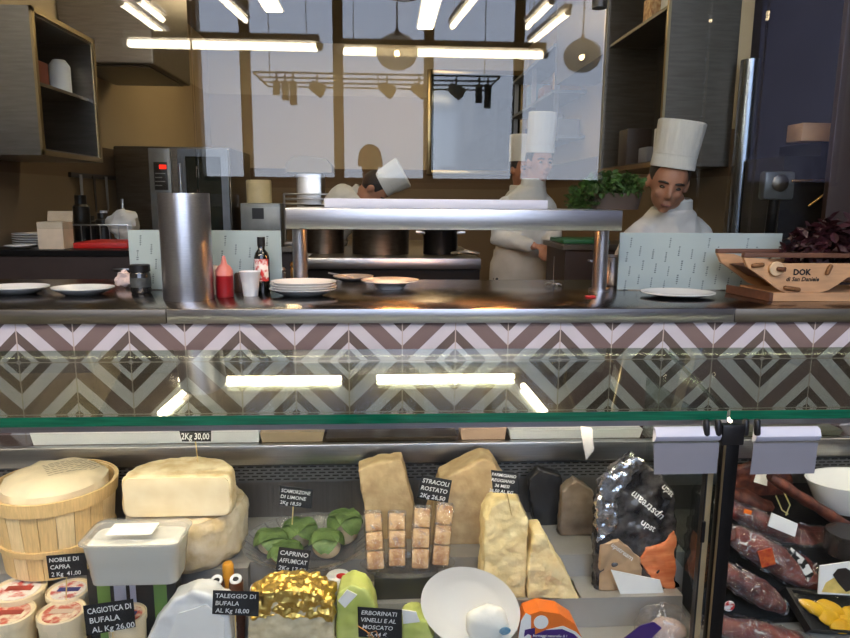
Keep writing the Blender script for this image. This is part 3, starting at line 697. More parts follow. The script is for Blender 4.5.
    for i in range(5):
        yy = 4.5+.2*i; MB().prism([(-1.928, yy, 1.54), (-1.928, yy+.04, 1.54), (-1.928, yy+.035, 1.32), (-1.928, yy+.01, 1.3)], (.004, 0, 0)).build('knife', BLACKMET if i % 2 else STEEL, k, smooth=0)
    for px, mt, lb in ((-7, RED, 'round red lid hanging by the left kitchen wall'), (9, M('dark_blue_lid', (34, 44, 70), .5), 'round dark blue lid hanging by the left kitchen wall')):
        c = at(px, 198, 4.15); c.y = 4.15
        o = MB().lathe([(0, 0), (.045, 0), (.045, .015), (0, .02)], c, 24, Matrix.Rotation(PI/2, 3, 'X')).build('hanging_lid', mt, loc=c); tag(o, lb, 'lid')  # each disc is a round lid hung by the wall
    # combi oven
    yo = 5.0; A, B = at(146, 146, yo), at(233, 246, yo)
    o = thing('combi_oven', 'steel combi oven with glass door and red display', 'oven', ((A.x+B.x)/2, yo, B.z))
    MB().box((at(112, 150, yo).x, yo+.02, B.z), (B.x, yo+.75, A.z), .01).build('oven_body', STEEL_DARK, o)
    c0, c1 = at(148, 148, yo), at(175, 240, yo)
    MB().box((c0.x, yo-.01, c1.z), (c1.x, yo+.0195, c0.z), .006).build('control_column', M('grey_front', (132, 130, 126), .4, .3), o)
    d0, d1 = at(154, 162, yo), at(169, 190, yo)
    cp = MB().box((d0.x, yo-.016, d1.z), (d1.x, yo-.0105, d0.z), .001).build('control_panel', BLACK, o)
    e0, e1 = at(160, 165, yo), at(167, 169, yo); MB().box((e0.x, yo-.019, e1.z), (e1.x, yo-.0165, e0.z)).build('red_display', glow('red_led', (255, 30, 10), 1.5), cp)
    mb = MB()
    for i in range(4):
        q0, q1 = at(156, 173+i*4, yo), at(166-(i % 2)*3, 174+i*4, yo); mb.box((q0.x, yo-.018, q1.z), (q1.x, yo-.0165, q0.z))
    mb.build('panel_markings', M('pale_print', (150, 150, 146), .6), cp)
    d0, d1 = at(178, 149, yo), at(232, 240, yo); q = .05
    mb = MB(); mb.box((d0.x, yo-.03, d1.z), (d0.x+q, yo+.01, d0.z)); mb.box((d1.x-q, yo-.03, d1.z), (d1.x, yo+.01, d0.z)); mb.box((d0.x+q, yo-.03, d0.z-q), (d1.x-q, yo+.01, d0.z)); mb.box((d0.x+q, yo-.03, d1.z), (d1.x-q, yo+.01, d1.z+q))
    dr = mb.build('door', M('door_steel', (120, 124, 130), .3, .8), o, smooth=0)
    MB().box((d0.x+q, yo-.018, d1.z+q), (d1.x-q, yo-.008, d0.z-q)).build('door_glass', M('oven_glass', (34, 38, 34), .06), dr, smooth=0)
    MB().cyl((d0.x+.02, yo-.05, d1.z+.1), (d0.x+.02, yo-.05, d0.z-.1), .01).build('door_handle', STEEL, dr)
    # back counter carrying oven and machines
    zc = B.z
    u = thing('back_counter', 'low steel back counter carrying oven and machines', 'counter', (-1, yo, 0))
    MB().box((-1.94, yo-.06, zc-.04), (.55, yo+.85, zc), .004).build('worktop', STEEL_DARK, u, smooth=0)
    MB().box((-1.94, yo, 0), (.55, yo+.8, zc-.04)).build('cabinet_body', DARKBR, u, smooth=0)
    # canister on a scale box
    Y = 5.05
    a, b = at(240, 203, Y), at(281, 232, Y); zz = zc+.0005
    o = thing('bench_scale', 'small grey bench scale with dark window below cream drum', 'scale', ((a.x+b.x)/2, Y, zz))
    MB().box((a.x, Y, zz), (b.x, Y+.3, a.z), .008).build('scale_body', M('scale_grey', (130, 132, 130), .4, .3), o)
    w0, w1 = at(252, 208, Y), at(264, 219, Y); MB().box((w0.x, Y-.004, w1.z), (w1.x, Y-.0005, w0.z)).build('window', BLACK, o)
    c0, c1 = at(246, 180, Y+.14), at(272, 204, Y+.14); r = (c1.x-c0.x)/2; hh = c0.z-a.z
    o = lathe_obj('cream_drum', [(0, 0), (r, 0), (r, hh-.01), (r*.95, hh), (0, hh)], M('cream_drum', (214, 194, 150), .5), V(((c0.x+c1.x)/2, Y+.14, a.z+.0006)), 'cream coloured drum standing on the bench scale', 'drum')
    c = at(264, 222, 4.9); c.z = zz
    c.y = 4.965
    lathe_obj('garlic_pot', [(0, 0), (.05, 0), (.045, .05), (.02, .08), (.01, .1), (0, .1)], M('pale_yellow', (214, 204, 140), .5), c, 'small pale yellow pot before the bench scale', 'pot')
    # slicer / kneading machine
    Y = 5.15
    o = thing('mixing_machine', 'steel kitchen machine with rounded dark head', 'machine', (at(307, 200, Y).x, Y, zz))
    a, b = at(296, 172, Y), at(322, 205, Y); MB().box((a.x, Y, zz), (b.x, Y+.3, a.z), .01).build('column', STEEL, o)
    a, b = at(286, 156, Y), at(332, 173, Y)
    hd = MB().prism([(a.x, Y-.03, b.z), (b.x, Y-.03, b.z), (b.x, Y-.03, b.z+.05), (b.x-.04, Y-.03, a.z-.02), (a.x+.14, Y-.03, a.z), (a.x+.05, Y-.03, a.z-.01), (a.x, Y-.03, b.z+.06)], (0, .36, 0))
    hd.build('head', M('brown_head', (112, 92, 60), .4, .4), o, smooth=0)
    a, b = at(284, 194, Y-.1), at(338, 200, Y-.1); MB().box((a.x, Y-.16, zz), (b.x, Y-.01, zz+.03), .005).build('tray', STEEL, o)
    mb = MB()
    for i in range(3): mb.tube([(a.x, Y-.1, a.z-.035*i), (b.x, Y-.1, a.z-.035*i)], .008, 8)
    for xx in (a.x, b.x): mb.cyl((xx, Y-.1, zz+.03), (xx, Y-.1, a.z), .008, n=8)
    mb.build('guard_rails', STEEL, o)
    # stove island with pots
    Y = 3.15; A, B = at(306, 258, Y), at(481, 270, Y); zt = A.z
    u = thing('cooking_range', 'low dark cooking range with steel front rail behind the pass', 'stove', ((A.x+B.x)/2, Y, 0))
    MB().box((A.x, Y, B.z), (B.x, Y+.04, zt), .006).build('front_rail', STEEL, u)
    MB().box((A.x, Y+.042, 0), (B.x, Y+.85, zt-.02)).build('range_body', BLACKMET, u, smooth=0)
    MB().box((A.x, Y+.041, zt-.019), (B.x, Y+.85, zt-.001), .002).build('hob', STEEL_DARK, u, smooth=0)
    z = zt
    def pot(x0, x1, ytop, yb, Yp, lab, nm='stock_pot', mat=STEEL_DARK):
        a, b = at(x0, yb, Yp), at(x1, yb, Yp); r = (b.x-a.x)/2; c = V(((a.x+b.x)/2, Yp+r, z)); h = at(x0, ytop, Yp).z-z
        k = thing(nm, lab, 'pot', c)
        MB().lathe([(0, 0), (r, 0), (r, h-.006), (r*1.03, h), (r*.97, h), (r*.95, .01), (0, .01)], c, 40).build('pot_body', mat, k)
        for s in (-1, 1): MB().tube([c+V((s*r*.95, -.04, h*.8)), c+V((s*(r+.03), -.04, h*.82)), c+V((s*(r+.03), .04, h*.82)), c+V((s*r*.95, .04, h*.8))], .007, 8).build('handle', STEEL, k)
    pot(303, 343, 205, 254, 3.4, 'tall steel stock pot at left of the range'); pot(351, 410, 215, 250, 3.32, 'wide steel pot at the middle of the range')
    pot(424, 459, 228, 250, 3.35, 'small dark saucepan at the right of the range', 'saucepan', BLACKMET)
    c = at(470, 250, 3.3); tag(MB().tube([V((c.x-.09, 3.3, z+.012)), V((c.x-.02, 3.3, z+.02)), V((c.x+.04, 3.28, z+.012))], [.008, .012, .008], 8).build('ladle', STEEL_DARK, loc=(c.x, 3.3, z)), 'dark ladle lying on the range beside the saucepan', 'ladle')
    # prep counter at right
    Y0 = 3.0; zt = at(580, 243, 3.75).z
    u = thing('prep_counter', 'dark prep counter below the chefs at right', 'counter', (1.2, Y0, 0))
    xl = at(556, 250, 3.75).x
    MB().box((xl+.02, 3.62, 0), (1.61, 4.05, zt-.03)).build('cabinet_body', DARKBR, u, smooth=0)
    MB().box((xl, 3.6, zt-.03), (1.61, 4.07, zt), .003).build('worktop', STEEL_DARK, u, smooth=0)
    x0 = at(560, 240, 3.75).x; x1 = at(606, 240, 3.75).x
    tag(MB().box((x0, 3.68, zt+.0005), (x1, 3.98, zt+.022), .004).build('cutting_board', GREENB, loc=(x0, 3.7, zt)), 'green cutting board on the prep counter at right', 'cutting board')
    # shelves on the right wall far back
    k = thing('wall_shelf', 'pale wall shelf with boxes deep in the kitchen', 'shelf', (1.5, 6.4, 2.1))
    for zz in (1.9, 2.25, 2.6): MB().box((1.34, 5.6, zz), (1.615, 7.4, zz+.025)).build('board', M('shelf_grey', (120, 126, 138), .5), k, smooth=0)
    for yy in (5.62, 6.5, 7.36): MB().box((1.36, yy, 1.88), (1.4, yy+.02, 2.64)).build('upright', STEEL, k, smooth=0)
    rr = random.Random(4)
    labs = ['grey', 'tan', 'white', 'brown', 'dark', 'pale blue']; cols = [(120, 120, 126), (176, 140, 96), (200, 200, 200), (120, 84, 60), (50, 46, 46), (130, 150, 170)]
    for i in range(6):
        zz = (1.9, 2.25)[i % 2]+.0255; yy = 5.7+.55*(i//2); hh = .14+.05*(i % 3)
        tag(MB().box((1.42, yy, zz), (1.6, yy+.26, zz+hh), .006).build('store_box', M('box_'+labs[i].replace(' ', '_'), cols[i], .6), loc=(1.5, yy, zz)), labs[i]+' box stored on the far wall shelf', 'box', 'boxes on the far wall shelf')
    # slicer and shelf at far right
    Y = 2.75
    u = thing('side_counter', 'dark side counter behind the wooden planter at right', 'counter', (2.0, 2.8, 0))
    zc = 1.1
    MB().box((1.79, 2.62, 0), (2.9, 3.3, zc-.03)).build('cabinet_body', DARKBR, u, smooth=0); MB().box((1.77, 2.6, zc-.03), (2.9, 3.32, zc), .003).build('worktop', STEEL_DARK, u, smooth=0)
    a, b = at(786, 141, Y), at(880, 230, Y); zc += .001
    o = thing('slicing_machine', 'dark slicing machine with round display at far right', 'slicer', ((a.x+b.x)/2, Y, zc))
    MB().prism([(a.x, Y, zc), (b.x, Y, zc), (b.x, Y, a.z), (at(822, 141, Y).x, Y, a.z), (at(820, 158, Y).x, Y, at(820, 156, Y).z), (a.x, Y, at(786, 156, Y).z)], (0, .3, 0)).build('machine_body', M('machine_black', (30, 26, 26), .4), o, smooth=0)
    c0, c1 = at(766, 171, Y-.1), at(794, 200, Y-.1)
    MB().box((c0.x, Y-.1, c1.z), (c1.x, Y-.05, c0.z), .012).build('display', M('display_grey', (92, 92, 90), .35, .4), o)
    cc = at(780, 183, Y-.1); MB().lathe([(0, 0), (.03, 0), (.034, .004), (.02, .012), (0, .012)], V((cc.x, Y-.1005, cc.z)), 24, Matrix.Rotation(PI/2, 3, 'X')).build('dial', STEEL_DARK, o)
    MB().tube([(cc.x, Y-.07, c1.z+.01), (cc.x+.02, Y-.02, zc+.1), (cc.x+.05, Y+.05, zc)], .02, 10).build('display_arm', BLACKMET, o)
    pts = [at(792, 181, Y-.1), at(830, 180, Y-.1), at(840, 187, Y-.1), at(818, 206, Y-.1)]
    mb = MB(); mb.tube([V((q.x, Y-.1+.02*i, q.z)) for i, q in enumerate(pts)], .006, 8); mb.build('guard_rim', COPPER, o)
    a, b = at(806, 122, Y), at(880, 140, Y)
    o = MB().box((a.x, Y+.02, at(822, 141, Y).z+.001), (b.x, Y+.13, a.z), .004).build('cardboard_box', M('tan_card', (190, 150, 116), .7), loc=(a.x, Y, a.z)); tag(o, 'flat tan cardboard box on top of the slicing machine', 'box')
kitchen()

# ================================================================== PEOPLE
def head_matrix(fwd, upv):
    z = V(upv).normalized(); y = -(V(fwd)-z*V(fwd).dot(z)).normalized(); x = y.cross(z)
    return Matrix((x, y, z)).transposed()          # local -y is the way the face looks
def add_head(mb, c, m):
    L = lambda x, y, z: c+m @ V((x, y, z))
    mb.ell(L(0, .008, .022), (.076, .093, .095), m); mb.ell(L(0, -.012, -.042), (.058, .07, .07), m); mb.ell(L(0, -.055, -.088), (.026, .024, .024), m)
    mb.ell(L(0, -.066, .03), (.05, .02, .012), m)
    mb.tube([L(0, -.078, .018), L(0, -.094, -.01), L(0, -.103, -.028)], [.009, .011, .013], 10)
    mb.ell(L(0, -.092, -.033), (.018, .01, .009), m)
    for s in (-1, 1):
        mb.ell(L(s*.079, .012, -.005), (.01, .02, .032), m); mb.ell(L(s*.036, -.058, -.024), (.022, .02, .02), m)
    mb.ell(L(0, -.078, -.062), (.024, .012, .008), m); mb.ell(L(0, -.074, -.071), (.02, .011, .008), m)
def add_hand(mb, wrist, d, nrm, curl=.6):
    """palm, four unequal bent fingers and a thumb leaving the side of the palm"""
    d = V(d).normalized(); nrm = (V(nrm)-d*V(nrm).dot(d)).normalized(); s = d.cross(nrm)
    c = V(wrist)+d*.05
    m = Matrix((s, d, nrm)).transposed(); mb.ell(c, (.042, .052, .016), m)
    for i, L in enumerate((.066, .076, .07, .055)):
        b = V(wrist)+d*.088+s*(.03-.02*i); pts = [b-d*.02, b]; a = 0
        for k in range(3):
            a += curl; pts.append(pts[-1]+(d*math.cos(a)+nrm*math.sin(a))*L*(.42, .33, .25)[k])
        mb.tube(pts, [.009, .009, .0085, .008, .007], 8)
    b = V(wrist)+d*.03+s*.036
    mb.tube([b-s*.015, b+s*.02+d*.015+nrm*.012, b+s*.024+d*.042+nrm*.025, b+s*.018+d*.062+nrm*.035], [.012, .011, .0095, .008], 8)
def person(J, label, name='person', hat=None, jacket=CLOTH, trousers=DCLOTH, apron=True, hatlean=None, emblem=False):
    neck, pel = J['neck'], J['pelvis']
    side = (J['sr']-J['sl']).normalized(); axis = (neck-pel).normalized(); fr = axis.cross(side).normalized()
    if fr.dot(J['face']) < 0: fr = -fr
    H = head_matrix(J['face'], J['hup'])
    sh = (J['sr']+J['sl'])/2; wid = (J['sr']-J['sl']).length/2
    def torso(mb, g):
        L = [(pel-axis*.1, .15, .11), (pel, .17, .12), (pel.lerp(sh, .35), .15, .11), (pel.lerp(sh, .7), .175, .125), (sh-axis*.05, wid*.95, .11), (sh+axis*.01, wid*.78, .085), (neck+axis*.0, .06+g*.5, .06+g*.5)]
        mb.loft([(c, side*(a+g), fr*(b+g)) for c, a, b in L], 24)
    def arm(mb, s, g, a=0, end=1.0):
        S, E, W = J['s'+s], J['e'+s], J['w'+s]; W2 = E.lerp(W, end)
        S2 = S+(sh-S)*.16-axis*.022
        mb.tube([S2, S2.lerp(E, .25), S2.lerp(E, .6), E, E.lerp(W2, .5), W2], [.045+g*.6, .054+g, .049+g, .043+g, .038+g, .028+g], 12)
    mb = MB(); torso(mb, 0)
    for s in 'lr':
        arm(mb, s, 0); add_hand(mb, J['w'+s], J['h'+s], J.get('n', fr*-1) if True else fr)
        hp = pel+side*(.09 if s == 'r' else -.09)-axis*.05; kn = V((hp.x, hp.y-.02, .5)); an = V((hp.x, hp.y+.02, .09))
        mb.tube([hp, hp.lerp(kn, .5), kn, kn.lerp(an, .4), an], [.085, .075, .055, .055, .04], 14)
        mb.tube([an+V((0, .05, -.05)), an+V((0, -.06, -.045)), an+V((0, -.16, -.06))], [.035, .038, .028], 10, .8)
    mb.tube([neck-axis*.06, neck+(J['head']-neck)*.35, J['head']+H @ V((0, .02, -.05))], [.058, .054, .054], 14)
    add_head(mb, J['head'], H)
    mb.remesh(.0075, 2)
    base = V((pel.x, pel.y, 0))
    o = mb.build(name, SKIN, loc=base, smooth=60); tag(o, label, 'person')
    L = lambda x, y, z: J['head']+H @ V((x, y, z))
    for s in (-1, 1):
        MB().ell(L(s*.031, -.072, .004), (.013, .008, .007), H, 12, 8).build('eye', M('eye_dark', (40, 30, 26), .2), o)
        MB().tube([L(s*.015, -.083, .024), L(s*.033, -.082, .028), L(s*.05, -.068, .022)], .0045, 6).build('eyebrow', HAIR, o)
    MB().tube([L(-.02, -.088, -.067), L(0, -.0925, -.066), L(.02, -.088, -.067)], .003, 6).build('lips', M('lips', (140, 76, 66), .5), o)
    hb = MB().ell(L(0, .022, .032), (.083, .094, .093), H, 24, 16)
    for v in hb.b.verts:
        q = H.transposed() @ (v.co-J['head'])
        if q.y < -.035: q.y = -.035+(q.y+.035)*.15
        if q.z < -.05: q.z = -.05
        v.co = J['head']+H @ q
    hb.build('hair', HAIR, o)
    jb = MB(); torso(jb, .018)
    for s in 'lr': arm(jb, s, .016, 0, .93)
    jb.remesh(.011, 3).jitter(.008, 14, len(label)); jb.build('jacket', jacket, o, smooth=60)
    if hat:
        cl = MB(); r = .062
        cl.lathe([(r+.012, -.035), (r+.02, -.03), (r+.016, .02), (r+.006, .028)], neck+axis*.015, 28, Matrix((side, fr, axis)).transposed()).build('collar', jacket, o)
        hw, hh = hat; hl = H if hatlean is None else head_matrix(J['face'], hatlean)
        b = J['head']+H @ V((0, .006, .062)); prof = [(.088, 0), (.09, .002), (.088, .05), (.09, .052)]
        for i in range(7): t = i/6; prof.append((.088+(hw-.088)*t**1.3, .054+(hh-.06)*t))
        prof += [(hw*.94, hh), (hw*.6, hh-.012), (0, hh-.015)]
        hb = MB().lathe(prof, b, 48, hl)
        for v in hb.b.verts:
            q = hl.transposed() @ (v.co-b)
            if q.z > .055:
                a = math.atan2(q.y, q.x); f = 1+.022*math.sin(16*a)*min(1, (q.z-.055)/.05); v.co = b+hl @ V((q.x*f, q.y*f*1.06, q.z))
        hb.build('chef_hat', HATM, o)
    if apron:
        ab = MB()
        L2 = [(pel+axis*.16, .185, .142), (pel+axis*.05, .2, .152), (pel-V((0, 0, .1)), .205, .16), (pel-V((0, 0, .3)), .21, .16), (V((pel.x, pel.y, .42)), .22, .165)]
        ab.loft([(c, side*a, fr*b) for c, a, b in L2], 32).sub(2).jitter(.012, 9, 5); ab.build('apron', APRON, o)
        MB().loft([(pel+axis*(.1+q), side*.196, fr*.15) for q in (0, .035)], 28).build('apron_belt', APRON, o)
    tb = MB()
    for s in 'lr':
        hp = pel+side*(.09 if s == 'r' else -.09)-axis*.05; kn = V((hp.x, hp.y-.02, .5)); an = V((hp.x, hp.y+.02, .1))
        tb.tube([hp+axis*.1, hp, hp.lerp(kn, .5), kn, kn.lerp(an, .5), an], [.09, .105, .095, .075, .07, .065], 14)
    tb.remesh(.014, 2); tb.build('trousers', trousers, o, smooth=60)
    for s in 'lr':
        hp = pel+side*(.09 if s == 'r' else -.09)-axis*.05; an = V((hp.x, hp.y+.02, .09))
        rest(MB().tube([an+V((0, .055, -.05)), an+V((0, -.06, -.045)), an+V((0, -.17, -.058))], [.042, .045, .035], 12, .8), 0).build('shoe', BLACK, o)
    if emblem:
        e = at(664, 222, sh.y-.15); n = (EYE-e).normalized()
        e = pel.lerp(sh, .72)+fr*.152-side*-.02
        mb = MB()
        for dx, dz, w, h in ((-.02, 0, .018, .018), (.004, .004, .016, .022), (.0, -.02, .04, .006)):
            a = e+side*dx+axis*dz; mb.quad(a, a+side*w, a+side*w+axis*h, a+axis*h)
        mb.build('chest_emblem', M('grey_thread', (110, 110, 106), .8), o)
    return o
def people():
    Y = 4.4; P = at
    hd = P(540, 163, Y); base = P(523, 200, Y+.03)
    person(dict(head=hd, neck=V((base.x+.06, Y+.02, 1.5)), pelvis=V((base.x+.0, Y+.04, .95)), sl=V((base.x-.125, Y+.02, 1.415)), sr=V((base.x+.165, Y+.03, 1.42)), el=V((base.x-.165, Y-.02, 1.16)), er=V((base.x+.19, Y-.04, 1.17)),
                wl=V((base.x+.02, Y-.24, 1.125)), wr=V((base.x+.13, Y-.22, 1.12)), hl=(1, -.3, -.15), hr=(-.5, -.8, -.2), face=V((.25, -1, -.12)), hup=V((.02, -.05, 1)), n=V((0, .2, -1))),
           'chef in white jacket and apron standing with hands joined, facing forward', hat=(.088, .25))
    q = P(521, 170, 5.25)
    person(dict(head=q, neck=V((q.x, 5.27, q.z-.155)), pelvis=V((q.x+.03, 5.3, .9)), sl=V((q.x-.14, 5.28, q.z-.23)), sr=V((q.x+.17, 5.28, q.z-.23)), el=V((q.x-.15, 5.22, q.z-.5)), er=V((q.x+.2, 5.22, q.z-.5)), wl=V((q.x-.05, 5.02, q.z-.5)), wr=V((q.x+.12, 5.02, q.z-.5)),
                hl=(.2, -1, 0), hr=(-.2, -1, 0), face=V((.6, -1, -.2)), hup=V((0, 0, 1)), n=V((0, .2, -1))), 'second chef mostly hidden behind the standing chef, only white hat showing', hat=(.085, .2))
    Y = 2.93; hd = P(668, 183, Y-.1); S = P(668, 222, Y)
    person(dict(head=hd, neck=P(673, 208, Y), pelvis=V((S.x+.03, Y+.06, .86)), sl=P(640, 224, Y), sr=P(697, 221, Y+.05), el=P(624, 266, Y-.05), er=P(712, 266, Y+.0), wl=P(640, 279, Y-.2), wr=P(690, 282, Y-.2),
                hl=(.3, -1, -.2), hr=(-.3, -1, -.2), face=V((-.28, -1, -.5)), hup=V((.08, -.4, 1)), n=V((0, .2, -1))),
           'chef in white jacket and tall hat looking down, right of the herb trough', hat=(.094, .19), hatlean=V((.12, -.1, 1)), emblem=True)
    Y = 4.55; hd = P(374, 190, Y-.1)
    person(dict(head=hd, neck=P(361, 196, Y), pelvis=P(318, 245, Y+.12), sl=P(352, 196, Y-.17), sr=P(356, 193, Y+.17), el=P(366, 232, Y-.22), er=P(374, 230, Y+.2), wl=P(392, 245, Y-.15), wr=P(396, 243, Y+.12),
                hl=(1, 0, -.4), hr=(1, 0, -.4), face=V((.55, -.1, -1)), hup=V((1, -.15, .62)), n=V((0, 0, -1))),
           'chef bending low over the range with hat tipped forward', hat=(.095, .16), hatlean=V((1, -.1, .55)))
    # the one who looks in, mirrored in the glass
    m = mir(at(370, 162, 2*PART+.42)); y = m.y
    person(dict(head=V((m.x, y, m.z)), neck=V((m.x, y-.01, m.z-.15)), pelvis=V((m.x, y-.03, .96)), sl=V((m.x-.19, y-.02, m.z-.24)), sr=V((m.x+.19, y-.02, m.z-.24)), el=V((m.x-.22, y+.02, m.z-.5)), er=V((m.x+.22, y+.02, m.z-.5)),
                wl=V((m.x-.16, y-.02, m.z-.74)), wr=V((m.x+.16, y-.02, m.z-.74)), hl=(0, .1, -1), hr=(0, .1, -1), face=V((0, 1, -.1)), hup=V((0, 0, 1)), n=V((0, 1, .1))),
           'person in dark clothes mirrored as silhouette in the glass partition', jacket=DCLOTH, apron=False)
people()

# ================================================================== SHOP LAMPS (seen in the glass, with added ones)
def lamps():
    ZL = at(232, 46, 2.85).z
    k0 = None
    tubes = [((126, 43.5), (320, 49)), ((341, 51), (545, 55)), ((121, 3), (166, 36)), ((138, 0), (163, 20)), ((219, -4), (246, 21)), ((476, -3), (452, 27)), ((568, 13), (530, 44)), ((552, 2), (527, 27))]
    labs = ['fluorescent batten mirrored left of the first pendant', 'fluorescent batten mirrored between the two pendants', 'outer sloping fluorescent batten mirrored at upper left', 'short inner batten mirrored at upper left',
            'sloping batten mirrored above the left mullion', 'steep sloping batten mirrored near top centre', 'long sloping batten mirrored beside the right pendant', 'short sloping batten mirrored above the long right one']
    for (a, b), lab in zip(tubes, labs):
        zl = ZL if labs.index(lab) < 2 else 2.35; A, B = atz(a[0], a[1], zl), atz(b[0], b[1], zl)
        if A.y < 2.36: A = A+(B-A)*((2.36-A.y)/(B.y-A.y))
        if B.y < 2.36: B = B+(A-B)*((2.36-B.y)/(A.y-B.y))
        A, B = mir(A), mir(B)
        if labs.index(lab) < 2: B.y = A.y
        o = thing('fluorescent_batten', lab, 'lamp', (A+B)/2, 'fluorescent battens of the shop')
        d = (B-A).normalized(); e = .012
        MB().tube([A+d*e, B-d*e], .0155, 14).build('tube', TUBE, o)
        x, y, z = frame(d); mb = MB(); s = V((-d.y, d.x, 0)).normalized()*.022
        mb.prism([A+V((0, 0, .02))-s, A+V((0, 0, .02))+s, A+V((0, 0, .045))+s, A+V((0, 0, .045))-s], B-A); mb.build('housing', WHITEP, o, smooth=0)
        mb = MB(); mb.cyl(A+d*.05+V((0, 0, .045)), A+d*.05+V((0, 0, HC-A.z)), .0015, n=6); mb.cyl(B-d*.05+V((0, 0, .045)), B-d*.05+V((0, 0, HC-A.z)), .0015, n=6); mb.build('wire', BLACKMET, o)
        for E in (A, B): MB().ell(E+V((0, 0, .004)), .018, n=12, k=8).build('end_cap', WHITEP, o)
    for px, py, lab in ((397, 52, 'smoked glass globe pendant mirrored at centre of the glass'), (582, 56, 'smoked glass globe pendant mirrored left of the tall cabinet')):
        c = mir(at(px, py, 2.73 if px < 500 else 3.0)); r = .08; q = r/.185
        o = thing('pendant_lamp', lab, 'lamp', c, 'globe pendants')
        MB().lathe([(r*math.sin(PI*i/16), -r*.85*math.cos(PI*i/16)) for i in range(1, 16)], c, 36).build('globe', SMOKED, o)
        MB().ell(c+V((0, 0, -.005)), .011, n=14, k=8).build('bulb', BULB, o)
        MB().lathe([(0, .2*q), (.014*q, .2*q), (.02*q, .17*q), (.05*q, .158*q), (.05*q, .15*q), (0, .15*q)], c, 24).build('cap', BLACKMET, o)
        MB().cyl(c+V((0, 0, .19*q)), (c.x, c.y, HC), .003, n=8).build('cable', BLACKMET, o)
    # lighting truss with spots
    Y = 3.05
    a, b = mir(at(253, 72, Y)), mir(at(500, 76, Y)); z = a.z
    o = thing('lighting_truss', 'slim dark lighting truss mirrored across the upper glass', 'truss', ((a.x+b.x)/2, a.y, z))
    mb = MB()
    for i in range(4): mb.tube([(a.x, a.y-.125*i, z), (b.x, a.y-.125*i, z)], .0042, 8)
    for i in range(3): xx = a.x+(b.x-a.x)*i/2; mb.tube([(xx, a.y, z), (xx, a.y-.375, z)], .0042, 8)
    mb.build('bars', BLACKMET, o)
    mb = MB()
    for xx in (a.x+.05, b.x-.05): mb.cyl((xx, a.y-.125, z), (xx, a.y-.125, HC), .002, n=6)
    mb.build('hangers', BLACKMET, o)
    spots = [(276, 66, 0), (285, 78, 0), (293, 82, 0), (317, 82, 1), (387, 82, 1), (419, 80, 1), (456, 84, 1), (479, 88, 0), (488, 80, 0)]
    for i, (px, py, kk) in enumerate(spots):
        q = mir(at(px, py, Y)); q.y = a.y; q.z = z-.0065
        s = thing('spotlight', ['first', 'second', 'third', 'fourth', 'fifth', 'sixth', 'seventh', 'eighth', 'last'][i]+' dark spotlight from the left end of the truss', 'spotlight', q, 'spotlights on the truss')
        MB().cyl(q, q+V((0, 0, -.028)), .005, n=8).build('bracket', BLACKMET, s)
        if kk: MB().cyl(q+V((-.026, .009, -.042)), q+V((.024, -.014, -.066)), .02, .03, 18).build('lamp_head', BLACK, s)
        else: MB().cyl(q+V((0, 0, -.028)), q+V((0, 0, -.085-.02*(i % 3))), .0155, n=18).build('lamp_head', BLACK, s)
    for i, x in enumerate((-1.9, -.3)):  # fill battens added out of view to brighten the case from the front
        y, z = -.3, 3.1
        o = thing('fluorescent_batten', ['left', 'right'][i]+' added fluorescent batten, unseen above the customers, as fill light', 'lamp', (x, y, z), 'added fill battens over the customers')
        MB().tube([(x-.7, y, z), (x+.7, y, z)], .02, 14).build('tube', FILL_TUBE, o)
        MB().box((x-.72, y-.04, z+.03), (x+.72, y+.04, z+.07)).build('housing', WHITEP, o, smooth=0)
        mb = MB(); mb.cyl((x-.5, y, z+.07), (x-.5, y, HC), .003, n=6); mb.cyl((x+.5, y, z+.07), (x+.5, y, HC), .003, n=6); mb.build('wire', BLACKMET, o)
    # kitchen ceiling strips, the ones that light the cooks
    for i, (x, y) in enumerate(((-1.0, 6.1), (.4, 6.6))):
        o = thing('ceiling_strip', ['far left', 'far right'][i]+' ceiling strip lamp above the kitchen', 'lamp', (x, y, 3.1), 'kitchen ceiling strips')
        MB().box((x-.09, y-.55, 3.075), (x+.09, y+.55, 3.099)).build('housing', WHITEP, o, smooth=0)
        MB().box((x-.07, y-.53, 3.066), (x+.07, y+.53, 3.0745)).build('diffuser', glow('kitchen_strip', (255, 226, 176), KST), o, smooth=0)
    nn = V((0, FZ-BZ, BY-FY)).normalized(); G = V((0, FY, FZ))
    def seen(px, py, z):                      # point at height z that the sloping glass top shows at this place
        d = ray(px, py); P = EYE+d*((G-EYE).dot(nn)/d.dot(nn)); r = d-nn*(2*d.dot(nn)); return P+r*((z-P.z)/r.z)
    for a, b, lab in (((180, 380), (340, 379), 'added kitchen tube lamp mirrored at left in the sloping glass top'), ((378, 378), (513, 377), 'added kitchen tube lamp mirrored at centre in the sloping glass top'),
                      ((160, 414), (186, 391), 'short added kitchen tube lamp mirrored slanting at left in the glass top'), ((523, 386), (545, 412), 'short added kitchen tube lamp mirrored slanting right of centre in the glass top')):
        A, B = seen(a[0], a[1], 3.05), seen(b[0], b[1], 3.05)  # tubes added to give the bright bars mirrored in the glass top
        if abs(a[1]-b[1]) < 5: B.y = A.y
        o = thing('added_ceiling_tube_lamp', lab, 'lamp', (A+B)/2, 'added kitchen tube lamps')
        MB().tube([A, B], .022, 14).build('tube', glow('added_kitchen_tube', (255, 238, 204), 20), o)
        d = (B-A).normalized(); q = V((-d.y, d.x, 0))*.04; MB().prism([A-q+V((0, 0, .03)), A+q+V((0, 0, .03)), A+q+V((0, 0, .0495)), A-q+V((0, 0, .0495))], B-A).build('housing', WHITEP, o, smooth=0)
KST = 12
lamps()

